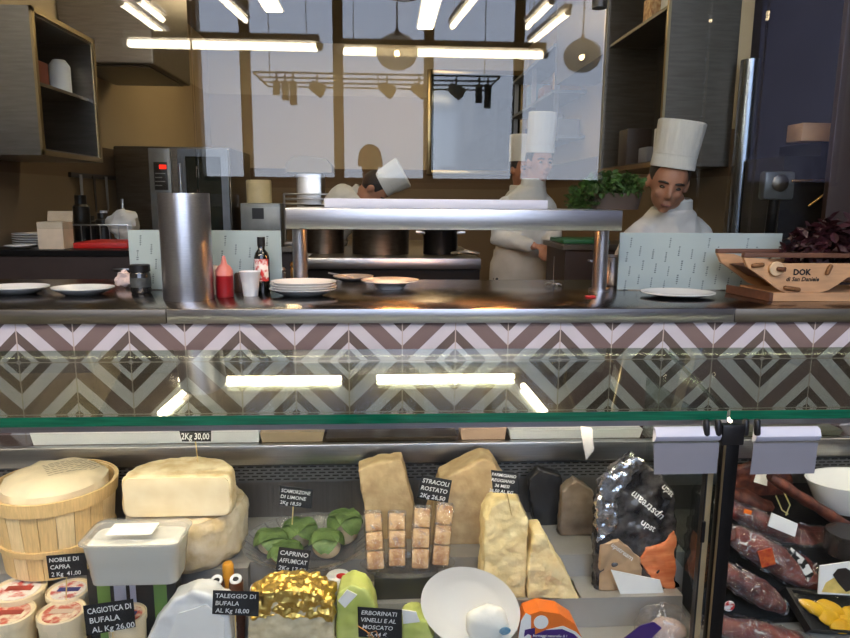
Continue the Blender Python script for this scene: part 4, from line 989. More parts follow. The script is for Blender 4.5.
# ================================================================== DISPLAY CASE
XP = at(721, 500, CASE_Y+.0).x
CX0, CX1 = -1.6, 2.2
def case():
    k = thing('display_case', 'refrigerated deli display case with green edged glass top', 'display case', (0, CASE_Y, 0))
    t = .02
    for x0, x1 in ((CX0, XP-.004), (XP+.004, CX1)):
        mb = MB(); y0, y1 = FY, BY
        mb.prism([(x0, y0+.0012, FZ-t), (x0, y0+.0012, FZ), (x0, y1, BZ), (x0, y1, BZ-t)], (x1-x0, 0, 0))
        mb.build('glass_top', GLASS_CASE, k, smooth=0)
        MB().box((x0, y0-.001, FZ-t), (x1, y0+.001, FZ)).build('glass_edge', GEDGE, k, smooth=0)
        # led strip under the front edge
        MB().box((x0+.01, y0+.012, FZ-t-.012), (x1-.01, y0+.026, FZ-t-.004)).build('led_strip', LED, k, smooth=0)
        MB().box((x0+.01, y0+.007, FZ-t-.014), (x1-.01, y0+.011, FZ-t-.001)).build('led_profile', STEEL, k, smooth=0)
        MB().box((x0+.004, FY+.0, .36), (x1-.004, FY+.005, FZ-t-.016)).build('front_glass', GLASS_FRONT, k, smooth=0)
    # deck and steps
    ST = M('deck_steel', (168, 164, 158), .45, .4, .1, 8)
    MB().box((CX0, CASE_Y+.01, .3), (CX1, STEP_Y, FRONT)).build('lower_deck', ST, k, smooth=0)
    MB().box((CX0, STEP_Y+.0005, .3), (CX1, BACK_Y, STEP)).build('upper_deck', ST, k, smooth=0)
    rx = at(240, 600, 1.435).x
    MB().box((CX0, 1.531, FRONT+.0002), (rx-.001, STEP_Y-.0002, STEP)).build('riser', ST, k, smooth=0)
    MB().box((rx, MID_Y, FRONT+.0002), (XP-.012, STEP_Y-.0002, DECK)).build('middle_deck', ST, k, smooth=0)
    MB().box((CX0, CASE_Y-.02, 0), (CX1, CASE_Y+.3, .299)).build('plinth', BLACKMET, k, smooth=0)
    MB().box((CX0, CASE_Y-.015, .3), (CX1, CASE_Y+.009, .358)).build('front_panel', STEEL_DARK, k, smooth=0)
    # back panel, vent, bench nose
    zb0, zb1 = at(425, 463, BENCH_Y).z, at(425, 443.5, BENCH_Y).z
    MB().box((CX0, BENCH_Y, zb0), (CX1, BENCH_Y+.02, zb1), .003).build('rear_rail', STEEL, k, smooth=30)
    MB().box((CX0, BENCH_Y+.0205, zb1-.02), (CX1, WALL_Y-.002, zb1-.002)).build('work_shelf', STEEL_TOP, k, smooth=0)
    MB().box((CX0, BACK_Y+.0005, .3), (CX1, BACK_Y+.02, zb1-.021)).build('back_panel', PANEL, k, smooth=0)
    v = MB(); zv0 = at(425, 479, BACK_Y).z; zv1 = at(425, 462, BACK_Y).z
    vp = MB().box((CX0, BACK_Y-.006, zv0), (CX1, BACK_Y, zv1)).build('vent_panel', M('vent_grey', (110, 110, 112), .4, .5), k, smooth=0)
    for r in range(5):
        for i in range(150):
            x = CX0+.02+i*.0245+(r % 2)*.0122
            if -1.2 < x < 1.6: v.box((x, BACK_Y-.0072, zv0+.007+r*.009), (x+.017, BACK_Y-.0061, zv0+.0105+r*.009))
    v.build('vent_slots', BLACK, vp, smooth=0)
    MB().box((XP-.006, CASE_Y+.03, STEP+.0005), (XP+.0, BACK_Y-.008, .92)).build('divider_glass', thin('divider_glass', (240, 246, 243), .09), k, smooth=0)
    # post with its clamp
    zt = FZ-t-.02
    p = MB(); p.box((XP-.017, CASE_Y-.02, .32), (XP+.02, CASE_Y-.002, zt), .003); pp = p.build('post', BLACKMET, k)
    MB().box((XP-.0155, CASE_Y-.0225, .33), (XP-.011, CASE_Y-.0205, zt-.01)).build('post_trim', STEEL_BRASS, pp, smooth=0)
    MB().box((XP-.036, CASE_Y+.007, .33), (XP-.018, CASE_Y+.012, zt-.04)).build('tan_highlight', M('tan_highlight_paint', (176, 150, 112), .5), pp, smooth=0)  # tan strip coloured in for the highlight beside the post
    MB().box((XP-.0405, CASE_Y-.006, .33), (XP-.0365, CASE_Y+.012, zt-.07), .001).build('gasket', BLACK, pp, smooth=0)
    q = at(694, 530, CASE_Y); MB().box((XP-.044, CASE_Y-.012, q.z-.025), (XP-.0345, CASE_Y-.0065, q.z+.025), .002).build('catch', BLACKMET, pp, smooth=0)
    mb = MB()
    for dx in (-.055, -.03, .03, .055): mb.tube([(XP+dx, CASE_Y-.016, zt+.022), (XP+dx, CASE_Y-.02, zt-.005)], .007, 10)
    mb.box((XP-.022, CASE_Y-.024, zt-.03), (XP+.027, CASE_Y-.0035, zt+.016), .004); mb.build('clamp', BLACK, k)
    return zb1-.002
BENCH_Z = case()

def label_flaps():
    for x0, x1, lab in ((654, 719, 'grey label flap left of the black case post'), (754, 818, 'grey label flap right of the black case post')):
        a, b = at(x0, 427, CASE_Y-.01), at(x1, 427, CASE_Y-.01); z0, z1, z2 = a.z, at(x0, 442, CASE_Y-.01).z, at(x0, 471, CASE_Y-.01).z
        o = thing('label_flap', lab, 'label holder', ((a.x+b.x)/2, CASE_Y-.01, z2), 'label flaps')
        y = CASE_Y-.008
        MB().prism([(a.x, y, z1), (a.x, y-.012, z1+.006), (a.x, y-.017, (z0+z1)/2), (a.x, y-.01, z0-.003), (a.x, y, z0)], (b.x-a.x, 0, 0)).build('curved_rail', LGREYP, o, smooth=50)
        s = .01 if x0 > 700 else -.0
        MB().prism([(a.x, y-.008, z1-.001), (b.x, y-.008, z1-.001), (b.x-(.009 if x0 > 700 else .006), y-.02, z2), (a.x+(-.009 if x0 > 700 else .0), y-.02, z2)], (0, .002, 0)).build('flap', GREYP, o, smooth=0)
    A = [at(x, y, CASE_Y+.05) for x, y in ((580, 426), (592, 428), (594, 450), (586, 460))]
    tag(MB().prism(A, (0, .002, 0)).build('hanging_card', M('card_grey', (150, 150, 152), .7), loc=A[0], smooth=0), 'small white card hanging edge on below the glass top', 'card')
    # trays on the work shelf behind
    z = BENCH_Z+.0006; Y = 1.79
    def tray(x0, x1, py, mat, lab, h=None, nm='tray'):
        a, b = at(x0, py, Y), at(x1, py, Y); h = h or max(.012, at(x0, py, Y).z-z)
        mb = MB(); mb.prism([(a.x, Y, z), (b.x, Y, z), (b.x+.006, Y-.006, z+h), (a.x-.006, Y-.006, z+h)], (0, .078, 0))
        tag(mb.build(nm, mat, loc=((a.x+b.x)/2, Y, z), smooth=0), lab, 'tray')
    tray(32, 258, 429, WHITEP, 'long white tray on the work shelf, left end'); tray(262, 322, 432, M('tan_tray', (170, 150, 122), .5), 'tan tray on the work shelf beside the long white one')
    tray(328, 455, 438, STEEL_DARK, 'low dark steel tray on the work shelf, centre'); tray(462, 505, 428, M('peach_board', (206, 172, 146), .5), 'peach coloured box on the work shelf', h=.05, nm='storage_box')
    tray(511, 640, 430, WHITEP, 'white tray on the work shelf right of the peach box')
    tray(662, 840, 432, M('olive_tray', (110, 112, 96), .4, .4), 'dull grey tray on the work shelf, far right')
label_flaps()

# ------------------------------------------------------------------ chalk price tags
def price_tag(q, Y, lines, label, stick=None, Y2=None, align='LEFT'):
    """q: corners tl, tr, br, bl"""
    Ys = (Y, Y, Y2 or Y, Y2 or Y)
    P = [at(a, b, y) for (a, b), y in zip(q, Ys)]
    u = (P[1]-P[0]); w = u.length; u.normalize(); v = (P[0]-P[3]); h = v.length; v = (v-u*v.dot(u)).normalized(); n = u.cross(v).normalized()
    o = MB().prism([P[0], P[1], P[2], P[3]], -n*.0015).build('price_tag', CHALK, loc=(P[2]+P[3])/2, smooth=0)
    tag(o, label, 'price tag')
    text_mb(lines, P[0]-v*h*.04, u, v, w, h*.94, .88, .1, .0006, align=align).build('handwriting', CHALKW, o, smooth=0)
    if stick:
        (a, b), (c, d), y = stick; A, B = at(a, b, Y)-n*.003, at(c, d, y)
        MB().cyl(A, B, .0016, .0012, 8).build('pick', STICK, o)
    return o
def tags():
    price_tag([(46, 556), (85, 553), (88, 575), (49, 578.5)], 1.43, ['NOBILE DI', 'CAPRA', '2 Kg  41,00'], 'black chalk tag NOBILE DI CAPRA before the wooden basket', ((66, 577), (66, 606), 1.435))
    price_tag([(83, 606), (133, 599), (135.5, 627), (86.5, 636)], 1.358, ['CAGIOTICA DI', 'BUFALA', 'AL Kg 26,00'], 'tilted black chalk tag reading CAGIOTICA DI BUFALA', ((112, 630), (113, 660), 1.3595))
    price_tag([(213, 590.5), (259, 592), (258.5, 616.5), (212, 614)], 1.364, ['TALEGGIO DI', 'BUFALA', 'AL Kg 18,00'], 'dark chalk tag reading TALEGGIO DI BUFALA at front', ((235, 612), (236, 640), 1.366))
    price_tag([(280, 486), (313, 490), (311.5, 508.5), (279.5, 505)], 1.60, ['SCAMORZONE', 'DI LIMONE', '2Kg 18,50'], 'small chalk tag above the leaf wrapped cheeses', ((293, 507), (291.5, 536), 1.60))
    price_tag([(279, 547), (311, 551), (307, 575), (275.5, 571)], 1.465, ['CAPRINO', 'AFFUMICAT', '2Kg 17,00'], 'chalk tag CAPRINO above small yellow cheeses', ((289, 573), (288, 590), 1.48), align='CENTER')
    price_tag([(422, 475), (452, 480.5), (448, 503), (417, 498)], 1.575, ['STRACOLI', 'ROSTATO', '2Kg 26,50'], 'tilted chalk tag between the two tall cheese slabs', ((434, 500), (434, 520), 1.63), align='CENTER')
    price_tag([(491, 470), (518.5, 473.5), (519.5, 494), (493, 492.5)], 1.45, ['PARMIGIANO', 'REGGIANO', '36 MESI', '26,50 AL KG'], 'chalk tag with four lines stuck in the pale grana wedge', ((507, 493), (512, 516), 1.475), align='CENTER')
    price_tag([(357.5, 607), (402, 610), (402, 639), (358.5, 637)], 1.375, ['ERBORINATI', 'VINELLI E AL', 'MOSCATO', '25,44 €'], 'front chalk tag ERBORINATI with orange twine', ((380, 634), (380, 660), 1.38), align='CENTER')
    price_tag([(179, 430), (211, 430), (211, 441.5), (182, 441.5)], 1.58, ['2Kg 30,00'], 'chalk tag on a pick in the top cheese wheel', ((195, 441), (198, 462), 1.60))
tags()

def cheeses():
    # -- wooden basket with paper wrapped cheese
    A, B = at(0, 520, 1.613), at(119, 520, 1.613); r = (B.x-A.x)/2*.98; c = V(((A.x+B.x)/2-.004, 1.613, STEP+.0005)); zt = at(58, 506, c.y-r).z; h = zt-c.z
    k = thing('wooden_basket', 'round pale wooden slat basket at left', 'basket', c)
    mb = MB(); mb2 = MB(); n = 22; rb = r*.86
    for i in range(n):
        a0, a1 = 2*PI*i/n+.008, 2*PI*(i+1)/n-.008; t = mb if i % 3 else mb2
        for (p0, p1) in ((a0, a1),):
            am = (a0+a1)/2
            lo = [V((rb*math.cos(a), rb*math.sin(a), 0)) for a in (a0, am, a1)]; hi = [V((r*.985*math.cos(a), r*.985*math.sin(a), h)) for a in (a0, am, a1)]
            for q in range(2):
                pts = [c+lo[q], c+lo[q+1], c+hi[q+1], c+hi[q]]; t.prism(pts, -(V((math.cos(am), math.sin(am), 0))*.004))
    mb.build('slats', BASKET, k, smooth=0); mb2.build('pale_slats', BASKET2, k, smooth=0)
    for z0, hh, nm in ((h*.84, h*.17, 'rim_hoop'), (h*.3, h*.08, 'lower_hoop')):
        RR = lambda z: rb+(r-rb)*z/h+.0035
        MB().lathe([(RR(z0)-.005, z0), (RR(z0), z0), (RR(z0+hh), z0+hh), (RR(z0+hh)-.006, z0+hh)], c, 48).build(nm, BASKET, k)
    MB().lathe([(0, .004), (rb-.006, .004), (rb-.006, 0), (0, 0)], c).build('base', BASKET2, k)
    # cheese in paper
    g = c+V((0, 0, h*.6)); R = r*.92
    o = MB().lathe([(0, -h*.5), (R*.82, -h*.5), (R*.93, h*.3), (R*.9, h*.44), (R*.7, h*.53), (R*.35, h*.58), (0, h*.6)], g, 48).jitter(.006, 25, 2).build('wrapped_cheese', M('waxed_paper', (226, 208, 176), .45, 0, .12, 12, .5, 30), loc=g)
    tag(o, 'cheese wrapped in printed paper inside the wooden basket', 'cheese')
    lines = ['latte formaggio nobile di capra', 'ingredienti latte di capra sale', 'caglio prodotto in italia', 'da consumarsi fresco']
    tm = MB(); q0 = g+V((-R*.12, -R*.12, h*.6)); d = V((.8, .6, 0)).normalized()
    for i in range(7):
        for j in range(9):
            s = q0+d*(j*.013)+V((.6, -.8, 0))*(.003+i*.0105-.02); ln = .011 if (i+j) % 4 else .006
            if ((s-g).xy.length) < R*.72:
                zz = g.z+h*(.595-.07*((s-g).xy.length/R)**2*2.2)+.004; e = d*ln; f = V((.6, -.8, 0))*.0032
                tm.quad(V((s.x, s.y, zz)), V((s.x+e.x, s.y+e.y, zz)), V((s.x+e.x+f.x, s.y+e.y+f.y, zz)), V((s.x+f.x, s.y+f.y, zz)))
    tm.build('paper_print', M('grey_print', (130, 122, 112), .7), o, smooth=0)
    # -- two wheels
    A, B = at(121, 495, 1.618), at(233, 495, 1.618); r = (B.x-A.x)/2; cx = (A.x+B.x)/2; Yc = 1.618
    z1 = at(177, 529, Yc-r).z; zt = at(177, 452, Yc+r*.9).z
    r2 = r*1.07; z0 = STEP+.0005; H2 = z1-z0-.001
    c2 = V((cx+.02, 1.635, z0))
    mb = MB().lathe([(0, 0), (r2*.88, 0), (r2*.98, H2*.15), (r2, H2*.5), (r2*.985, H2*.85), (r2*.93, H2), (0, H2)], c2, 56).sub(2).jitter(.006, 30, 4)
    for v in mb.b.verts: v.co.z = min(max(v.co.z, z0+.0005), z0+H2)
    o = mb.build('round_cheese', RIND2, loc=c2)
    tag(o, 'whole cheese wheel with whitish mouldy rind under the half wheel', 'cheese')
    # half wheel, its cut side to the front
    yf = 1.535; P0, P1 = at(122, 500, yf), at(232, 500, yf); r = (P1.x-P0.x)/2; cx = (P0.x+P1.x)/2
    zb = z1+.0035; zt = at(177, 476, yf).z; H = zt-zb; rr_ = .022
    out = [(-r, 0), (-r, r*.25)]+[(-r*math.cos(PI*i/24), r*.25+r*.8*math.sin(PI*i/24)) for i in range(1, 24)]+[(r, r*.25), (r, 0)]
    mb = MB(); rings = []
    for f, z in ((.9, 0), (.97, H*.04), (1, H*.14), (1, H*.86), (.97, H*.96), (.9, H)):
        rings.append(mb.ring([V((cx+x*f, yf+y*f+(1-f)*r*.12, zb+z)) for x, y in out]))
    mb.cap(rings[0][::-1]); [mb.bridge(p, q) for p, q in zip(rings, rings[1:])]; mb.cap(rings[-1])
    mb.remesh(.005, 3).jitter(.003, 40, 6); rest(mb, zb)
    o = mb.build('half_cheese', RIND, loc=(cx, yf+r*.4, zb), smooth=60)
    tag(o, 'golden half cheese wheel, cut side forward, with a chalk tag stuck in it', 'cheese')
    mb = MB(); w, h, q = r*.955, H*.93, .018; pts = []
    for sx, sz, a0 in ((1, 1, 0), (-1, 1, PI/2), (-1, -1, PI), (1, -1, 3*PI/2)):
        for i in range(7):
            t = a0+PI/2*i/6; pts.append(V((cx+sx*(w-q)+q*math.cos(t), yf-.0035, zb+H*.5+sz*(h/2-q)+q*math.sin(t))))
    cf = mb.prism(pts, (0, .006, 0)).build('cut_face', M('cut_paste', (226, 206, 166), .6, 0, .06, 20, .2, 60, col2=(238, 222, 188)), o, smooth=30)
    cf['label'] = 'paler smooth cut face'
    # -- ricotta tub
    Y = 1.47
    P = lambda x, y, yy=Y: at(x, y, yy)
    zb = STEP+.0005
    a, b = P(84, 586), P(180, 586); zb = max(STEP, a.z)
    # printed carton beneath tub
    t0, t1 = at(93, 600, 1.47), at(180, 600, 1.47)
    k = thing('flat_carton', 'flat black carton with green stripes under the white tub', 'carton', ((t0.x+t1.x)/2, 1.48, DECK))
    zk = at(130, 589, 1.37).z
    MB().box((t0.x, 1.447, FRONT+.0005), (t1.x, 1.488, zk), .002).build('carton_body', M('carton_black', (58, 56, 54), .5), k, smooth=0)
    for px0, px1, mt in ((95, 108, GREENP), (112, 124, LGREYP), (128, 134, LGREYP), (152, 165, GREENP)):
        p0, p1 = at(px0, 595, 1.434), at(px1, 595, 1.434); MB().box((p0.x, 1.4455, FRONT+.004), (p1.x, 1.4465, zk-.003)).build('printed_stripe', mt, k, smooth=0)
    zb = zk+.001; Yc = 1.425
    A, B = at(83, 586, Yc-.05), at(180, 586, Yc-.05); w0 = (B.x-A.x); cx = (A.x+B.x)/2
    zt = at(130, 547, Yc-.057).z; hh = zt-zb
    def rr(w, d, z, rad=.02, n=6):
        pts = []
        for (sx, sy, a0) in ((1, 1, 0), (-1, 1, PI/2), (-1, -1, PI), (1, -1, 3*PI/2)):
            for i in range(n+1):
                a = a0+PI/2*i/n; pts.append(V((cx+sx*(w/2-rad)+rad*math.cos(a), Yc+sy*(d/2-rad)+rad*math.sin(a), z)))
        return pts
    k = thing('ricotta_tub', 'translucent white square tub of ricotta with clear lid', 'tub', (cx, Yc, zb))
    mb = MB(); R = [mb.ring(rr(*q)) for q in ((w0*.9, .085, zb), (w0*.95, .095, zb+hh*.5), (w0*.955, .097, zb+hh*.52), (w0, .108, zt), (w0*1.06, .118, zt+.001), (w0*1.06, .118, zt+.005))]
    mb.cap(R[0][::-1]); [mb.bridge(x, y) for x, y in zip(R, R[1:])]; mb.build('tub_body', MILKY, k)
    mb = MB(); R = [mb.ring(rr(*q)) for q in ((w0*.86, .078, zb+.003), (w0*.94, .092, zb+hh*.93))]; mb.cap(R[0][::-1]); mb.bridge(*R); mb.cap(R[1]); mb.build('ricotta', RICOTTA, k)
    mb = MB(); R = [mb.ring(rr(*q)) for q in ((w0*1.06, .118, zt+.0055), (w0*.94, .1, zt+.014), (w0*.9, .09, zt+.012))]; mb.bridge(R[0], R[1]); mb.bridge(R[1], R[2]); mb.cap(R[2]); mb.build('lid', CLEAR, k)
    MB().box((cx-w0*.28, Yc-.03, zt+.0125), (cx+w0*.2, Yc+.025, zt+.0135)).build('paper_label', PAPER, k, smooth=0)
    # -- round cream tubs front left
    def tub(px0, px1, py, Yc, label, label_mat, zbase=None, hgt=.05):
        a, b = at(px0, py, Yc), at(px1, py, Yc); r = (b.x-a.x)/2; z = a.z; zb = zbase if zbase is not None else z-hgt
        c = V(((a.x+b.x)/2, Yc, zb)); h = z-zb
        k = thing('round_tub', label, 'tub', c, 'round cream tubs')
        MB().lathe([(0, 0), (r*.86, 0), (r*.95, h*.85), (r, h*.86), (r, h), (r*.96, h+.002), (r*.92, h-.003), (0, h-.003)], c, 36).build('tub_body', CREAM, k)
        MB().lathe([(r*.78, h-.0028), (r*.78, h-.0012), (0, h-.0012)], c, 32).build('lid_label', label_mat, k)
        mb = MB(); mb.box(c+V((-r*.5, -r*.12, h-.001)), c+V((r*.5, r*.2, h)), .0002); mb.build('printed_band', M('print_band_'+str(px0), random.choice([(52, 58, 120), (160, 60, 50), (210, 190, 170)]), .5), k, smooth=0)
    l1 = M('red_green_label', (196, 92, 76), .4, 0, 0, 45, col2=(230, 214, 190), contrast=(.45, .6)); l2 = M('white_red_label', (232, 226, 220), .4, 0, 0, 45, col2=(206, 96, 90), contrast=(.5, .65))
    l3 = M('olive_label', (214, 188, 110), .4, 0, 0, 30, col2=(232, 216, 170), contrast=(.4, .6))
    tub(-7, 45, 589, 1.478, 'round cream tub with white label, back left of the tub group', l2, .4375)
    tub(47, 90, 590, 1.478, 'round cream tub with pink print right behind NOBILE tag', l2, .4375)
    tub(-22, 36, 612, 1.378, 'round cream tub cut by the left edge, front row', l1, FRONT+.0005, .05) if False else None
    tub(-13, 34, 613, 1.401, 'round cream tub in the left front corner of the case', l1, FRONT+.0005)
    tub(38, 85, 612, 1.401, 'round cream tub with red and green lid left of CAGIOTICA tag', l1, FRONT+.0005)
    tub(107, 146, 614, 1.403, 'round cream tub half hidden behind the CAGIOTICA tag', l1, FRONT+.0005)
    bx0, bx1 = at(-20, 600, 1.47).x, at(88, 600, 1.47).x
    tag(MB().box((bx0, 1.452, FRONT+.0005), (bx1, 1.525, .437), .002).build('low_carton', M('kraft_card', (150, 122, 88), .7), loc=(bx0, 1.46, FRONT)), 'low brown carton under the back row of round cream tubs', 'carton')
    # -- soft cheese in white bag with paper
    def slab(pts, Yf, depth, vox, jit, jf, name, mat, label, cat, seed=1, lean=0, smooth=2, group=None):
        q = [at(a, b, Yf) for a, b in pts]; mb = MB().prism(q, (0, depth, lean)).remesh(vox, smooth).jitter(jit, jf, seed); rest(mb, STEP if Yf+depth > STEP_Y else DECK if Yf+depth > MID_Y else FRONT)
        o = mb.build(name, mat, loc=(sum((x.x for x in q))/len(q), Yf+depth/2, min(x.z for x in q)), smooth=60)
        if label: tag(o, label, cat, group)
        return o
    o = slab([(138, 656), (156, 622), (172, 601), (192, 591), (210, 596), (228, 608), (234, 656)], 1.372, .058, .005, .005, 22, 'wrapped_cheese', WHITEP, 'bag wrapped white cheese between the front chalk tags', 'cheese', 3)
    q = [at(a, b, 1.3685) for a, b in ((162, 652), (178, 614), (206, 605), (224, 620), (224, 652))]
    MB().prism([p for p in q], (0, .003, 0)).build('paper_label', PAPER, o, smooth=0)
    # -- brown glazed cones / little pots
    Y = 1.444
    for i, (px, py, lab) in enumerate(((217, 580, 'leftmost little brown pot with white ringed top'), (236, 579, 'middle little brown pot with white ringed top'), (256, 588, 'little brown pot right of the TALEGGIO tag'))):
        c = at(px, py, Y+.0*(i == 2)); c = V((c.x, c.y, c.z)); zb = FRONT+.0005
        k = thing('little_pot', lab, 'pot', V((c.x, c.y, zb)), 'little brown pots')
        h = c.z-zb
        MB().lathe([(0, 0), (.014, 0), (.0175, h*.4), (.0155, h-.004), (0, h-.003)], V((c.x, c.y, zb)), 24).build('pot_body', BROWNOLIVE, k)
        m = Matrix.Rotation(.5, 3, 'X')
        MB().lathe([(.006, .003), (.013, .003), (.014, 0), (.013, -.003), (.006, -.003), (.006, .003)], c+V((0, -.002, 0)), 24, m).build('white_ring', WHITEP, k)
        MB().ell(c+V((0, -.003, .002)), (.007, .007, .004)).build('dark_centre', BLACK, k)
    c = at(228, 572, 1.495); zb = FRONT+.0005; h = at(228, 563, 1.495).z-zb
    o = lathe_obj('orange_stopper_bottle', [(0, 0), (.016, 0), (.016, h*.7), (.013, h*.78), (.013, h*.97), (.01, h), (0, h)], M('amber_cap', (214, 148, 44), .4), V((c.x, 1.497, zb)), 'small amber topped bottle behind the brown pots', 'bottle')
    # -- small yellow smoked cheeses
    for i, (px, py, rx, rz, lab) in enumerate(((266, 582, .024, .026, 'left yellow smoked cheese under the CAPRINO tag'), (287, 580, .019, .025, 'middle yellow smoked cheese under the CAPRINO tag'), (305, 584, .02, .026, 'right yellow smoked cheese under the CAPRINO tag'))):
        c = at(px, py, 1.492); c.z = DECK+rz*.98; c.y = 1.492
        o = MB().ell(c, (rx, .022, rz), n=28, k=18).jitter(.003, 30, i).build('smoked_cheese', M('smoked_rind', (222, 184, 104), .45, 0, .1, 16, col2=(238, 212, 150)), loc=V((c.x, c.y, DECK))); tag(o, lab, 'cheese', 'small smoked cheeses')
    # foil cheese
    o = thing('foil_cheese', 'blue veined cheese block with crumpled gold foil on top', 'cheese', at(298, 640, 1.375))
    q = [(248, 650), (248, 617), (262, 601), (290, 598), (318, 601), (333, 611), (335, 650)]
    pts = [at(a, b, 1.372) for a, b in q]; rest(MB().prism(pts, (0, .068, 0)).remesh(.004, 2).jitter(.003, 40, 5), FRONT).build('paste', M('veined_paste', (196, 178, 140), .7, 0, .2, 40, .4, 60, col2=(226, 212, 178)), o, smooth=60)
    q = [(252, 620), (246, 606), (262, 593), (290, 590), (318, 594), (333, 606), (332, 622), (320, 618), (296, 619), (272, 617)]
    pts = [at(a, b, 1.3685) for a, b in q]; MB().prism(pts, (0, .074, .006)).remesh(.0035, 1).jitter(.008, 55, 8).build('gold_foil', GOLD, o, smooth=25)
    a = [at(x, y, 1.43) for x, y in ((257, 590), (288, 584), (296, 589), (264, 596))]
    # grey label on it
    P4 = [at(262, 592, 1.42), at(288, 587.5, 1.42), at(291, 590.5, 1.41), at(264, 597, 1.41)]
    tag(MB().prism(P4, (0, .003, -.002)).build('plastic_card', M('lilac_grey', (150, 146, 160), .4), loc=P4[0], smooth=0), 'small lilac grey card lying behind gold foil cheese', 'card')
    # -- leaf wrapped cheeses on a clear tray
    Yc = 1.6; A, B = at(243, 540, Yc), at(372, 540, Yc); cx = (A.x+B.x)/2; r = (B.x-A.x)/2
    zb = STEP+.0005
    k = thing('clear_platter', 'wide clear plastic platter holding leaf wrapped cheeses', 'platter', (cx, Yc, zb))
    MB().lathe([(0, 0), (r*.7, 0), (r*.74, .004), (r*.9, .03), (r, .034), (r, .036), (r*.89, .032), (r*.73, .006), (0, .003)], (cx, Yc, zb), 56, None, 1, .92).build('dish', CLEAR, k)
    mb = MB()
    for i in range(28):
        a = 2*PI*i/28; mb.tube([V((cx+r*.75*math.cos(a), Yc+r*.69*math.sin(a), zb+.007)), V((cx+r*.97*math.cos(a), Yc+r*.892*math.sin(a), zb+.035))], .0015, 5)
    mb.build('ribs', CLEAR, k)
    zz = zb+.006
    rng = random.Random(3)
    spec = [(272, 541, .0), (300, 533, .5), (326, 528, -.3), (345, 520, .3), (286, 551, -.2)]
    labs = ['leftmost leaf wrapped cheese on the clear platter', 'leaf wrapped cheese in the middle of the platter', 'leaf wrapped cheese right of the picked tag', 'rightmost leaf wrapped cheese, standing highest', 'front leaf wrapped cheese behind the CAPRINO tag']
    for i, (px, py, ang) in enumerate(spec):
        yy = (1.585, 1.615, 1.56, 1.625, 1.53)[i]; hgt = (.028, .034, .032, .042, .024)[i]
        c = at(px, py, yy); c = V((c.x, yy, zz+hgt))
        m = Matrix.Rotation(ang, 3, 'Z'); o = thing('leaf_cheese', labs[i], 'cheese', V((c.x, c.y, zz)), 'leaf wrapped cheeses')
        MB().ell(c, (.036, .028, hgt*.96), m, 24, 16).build('cheese_core', M('ivory_paste', (226, 200, 160), .5), o)
        for j in range(4):
            mb = MB(); nn = 8; a0 = ang+j*1.57+.3; d = V((math.cos(a0), math.sin(a0), 0)); s = V((-d.y, d.x, 0)); G = []
            for u in range(nn+1):
                row = []
                for w in range(5):
                    t = u/nn; th = -.5+t*2.0; wd = .034*math.sin(PI*(.12+.8*t))*(w-2)/2
                    base = c+d*(.043*math.sin(th)*1.05)+V((0, 0, (hgt+.002)*math.cos(th)*1.06))+s*wd
                    base += V((0, 0, -abs(w-2)*.0012+.007*noise.noise(base*45)))
                    if base.z < zz+.001: base.z = zz+.001
                    row.append(mb.b.verts.new(base))
                G.append(row)
            for u in range(nn):
                for w in range(4): mb.b.faces.new((G[u][w], G[u+1][w], G[u+1][w+1], G[u][w+1]))
            mb.build('leaf', LEAF, o, fix=False)
    # -- white round with red sticker
    c = at(338, 570, 1.495); zb = DECK+.0005
    o = MB().lathe([(0, 0), (.028, 0), (.032, .01), (.032, .048), (.027, .056), (0, .057)], (0, 0, 0), 32).build('soft_cheese', RICOTTA); o.location = (c.x, 1.498, zb); o.rotation_euler = (0, 0, 0); tag(o, 'small white round cheese with red sticker', 'cheese')
    lb = MB().lathe([(0, .0582), (.012, .0582), (.012, .0575)], (.008, -.008, 0), 16).build('red_sticker', RED); lb.parent = o
    lb = MB().box((-.024, -.018, .0572), (-.006, -.004, .058)).build('paper_label', PAPER); lb.parent = o
    # -- green pack
    o = slab([(336, 640), (336, 608), (340, 592), (352, 585), (366, 590), (375, 604), (377, 640)], 1.385, .07, .004, .004, 25, 'green_cheese', GREENC, 'pale green wrapped round cheese with white label', 'cheese', 4)
    q = [at(a, b, 1.3815) for a, b in ((338, 601), (347, 590), (357, 595), (345, 608))]; MB().prism(q, (0, .003, 0)).build('paper_label', PAPER, o, smooth=0)
    o = slab([(402, 650), (402, 624), (412, 619), (428, 622), (436, 650)], 1.392, .07, .004, .004, 25, 'yellow_cheese', GREENC, 'yellow green cheese between ERBORINATI tag and oval dish', 'cheese', 9)
    q = [at(a, b, 1.389) for a, b in ((402, 610), (416, 612), (420, 622), (403, 624))]; MB().prism(q, (0, .003, .0)).build('paper_label', PAPER, o, smooth=0)
    P0 = at(363, 628, 1.371); mb = MB(); mb.tube([at(358, 626, 1.37), at(366, 631, 1.37), at(372, 636, 1.369), at(380, 645, 1.37)], .0014, 6); mb.tube([at(370, 640, 1.37), at(368, 633, 1.368), at(376, 631, 1.368), at(380, 640, 1.37)], .0014, 6)
    tag(mb.build('twine', M('orange_twine', (200, 140, 80), .7), loc=P0), 'loop of orange twine hanging on the ERBORINATI tag', 'twine')
    # -- tray of toasted cheese sticks in wrap
    zb = at(400, 584, 1.45).z; Yc = 1.515; A, B = at(360, 565, Yc), at(455, 565, Yc); cx = (A.x+B.x)/2; r = (B.x-A.x)/2
    k = thing('clear_tray', 'clear plastic tray filled with wrapped toasted cheese sticks', 'tray', (cx, Yc, zb))
    MB().lathe([(0, 0), (r*.86, 0), (r*.97, .014), (r, .015), (r, .017), (r*.96, .016), (r*.85, .003), (0, .003)], (cx, Yc, zb), 48, None, 1, .46).build('dish', CLEAR, k)
    labs = ['left', 'second', 'third', 'fourth', 'fifth', 'right']
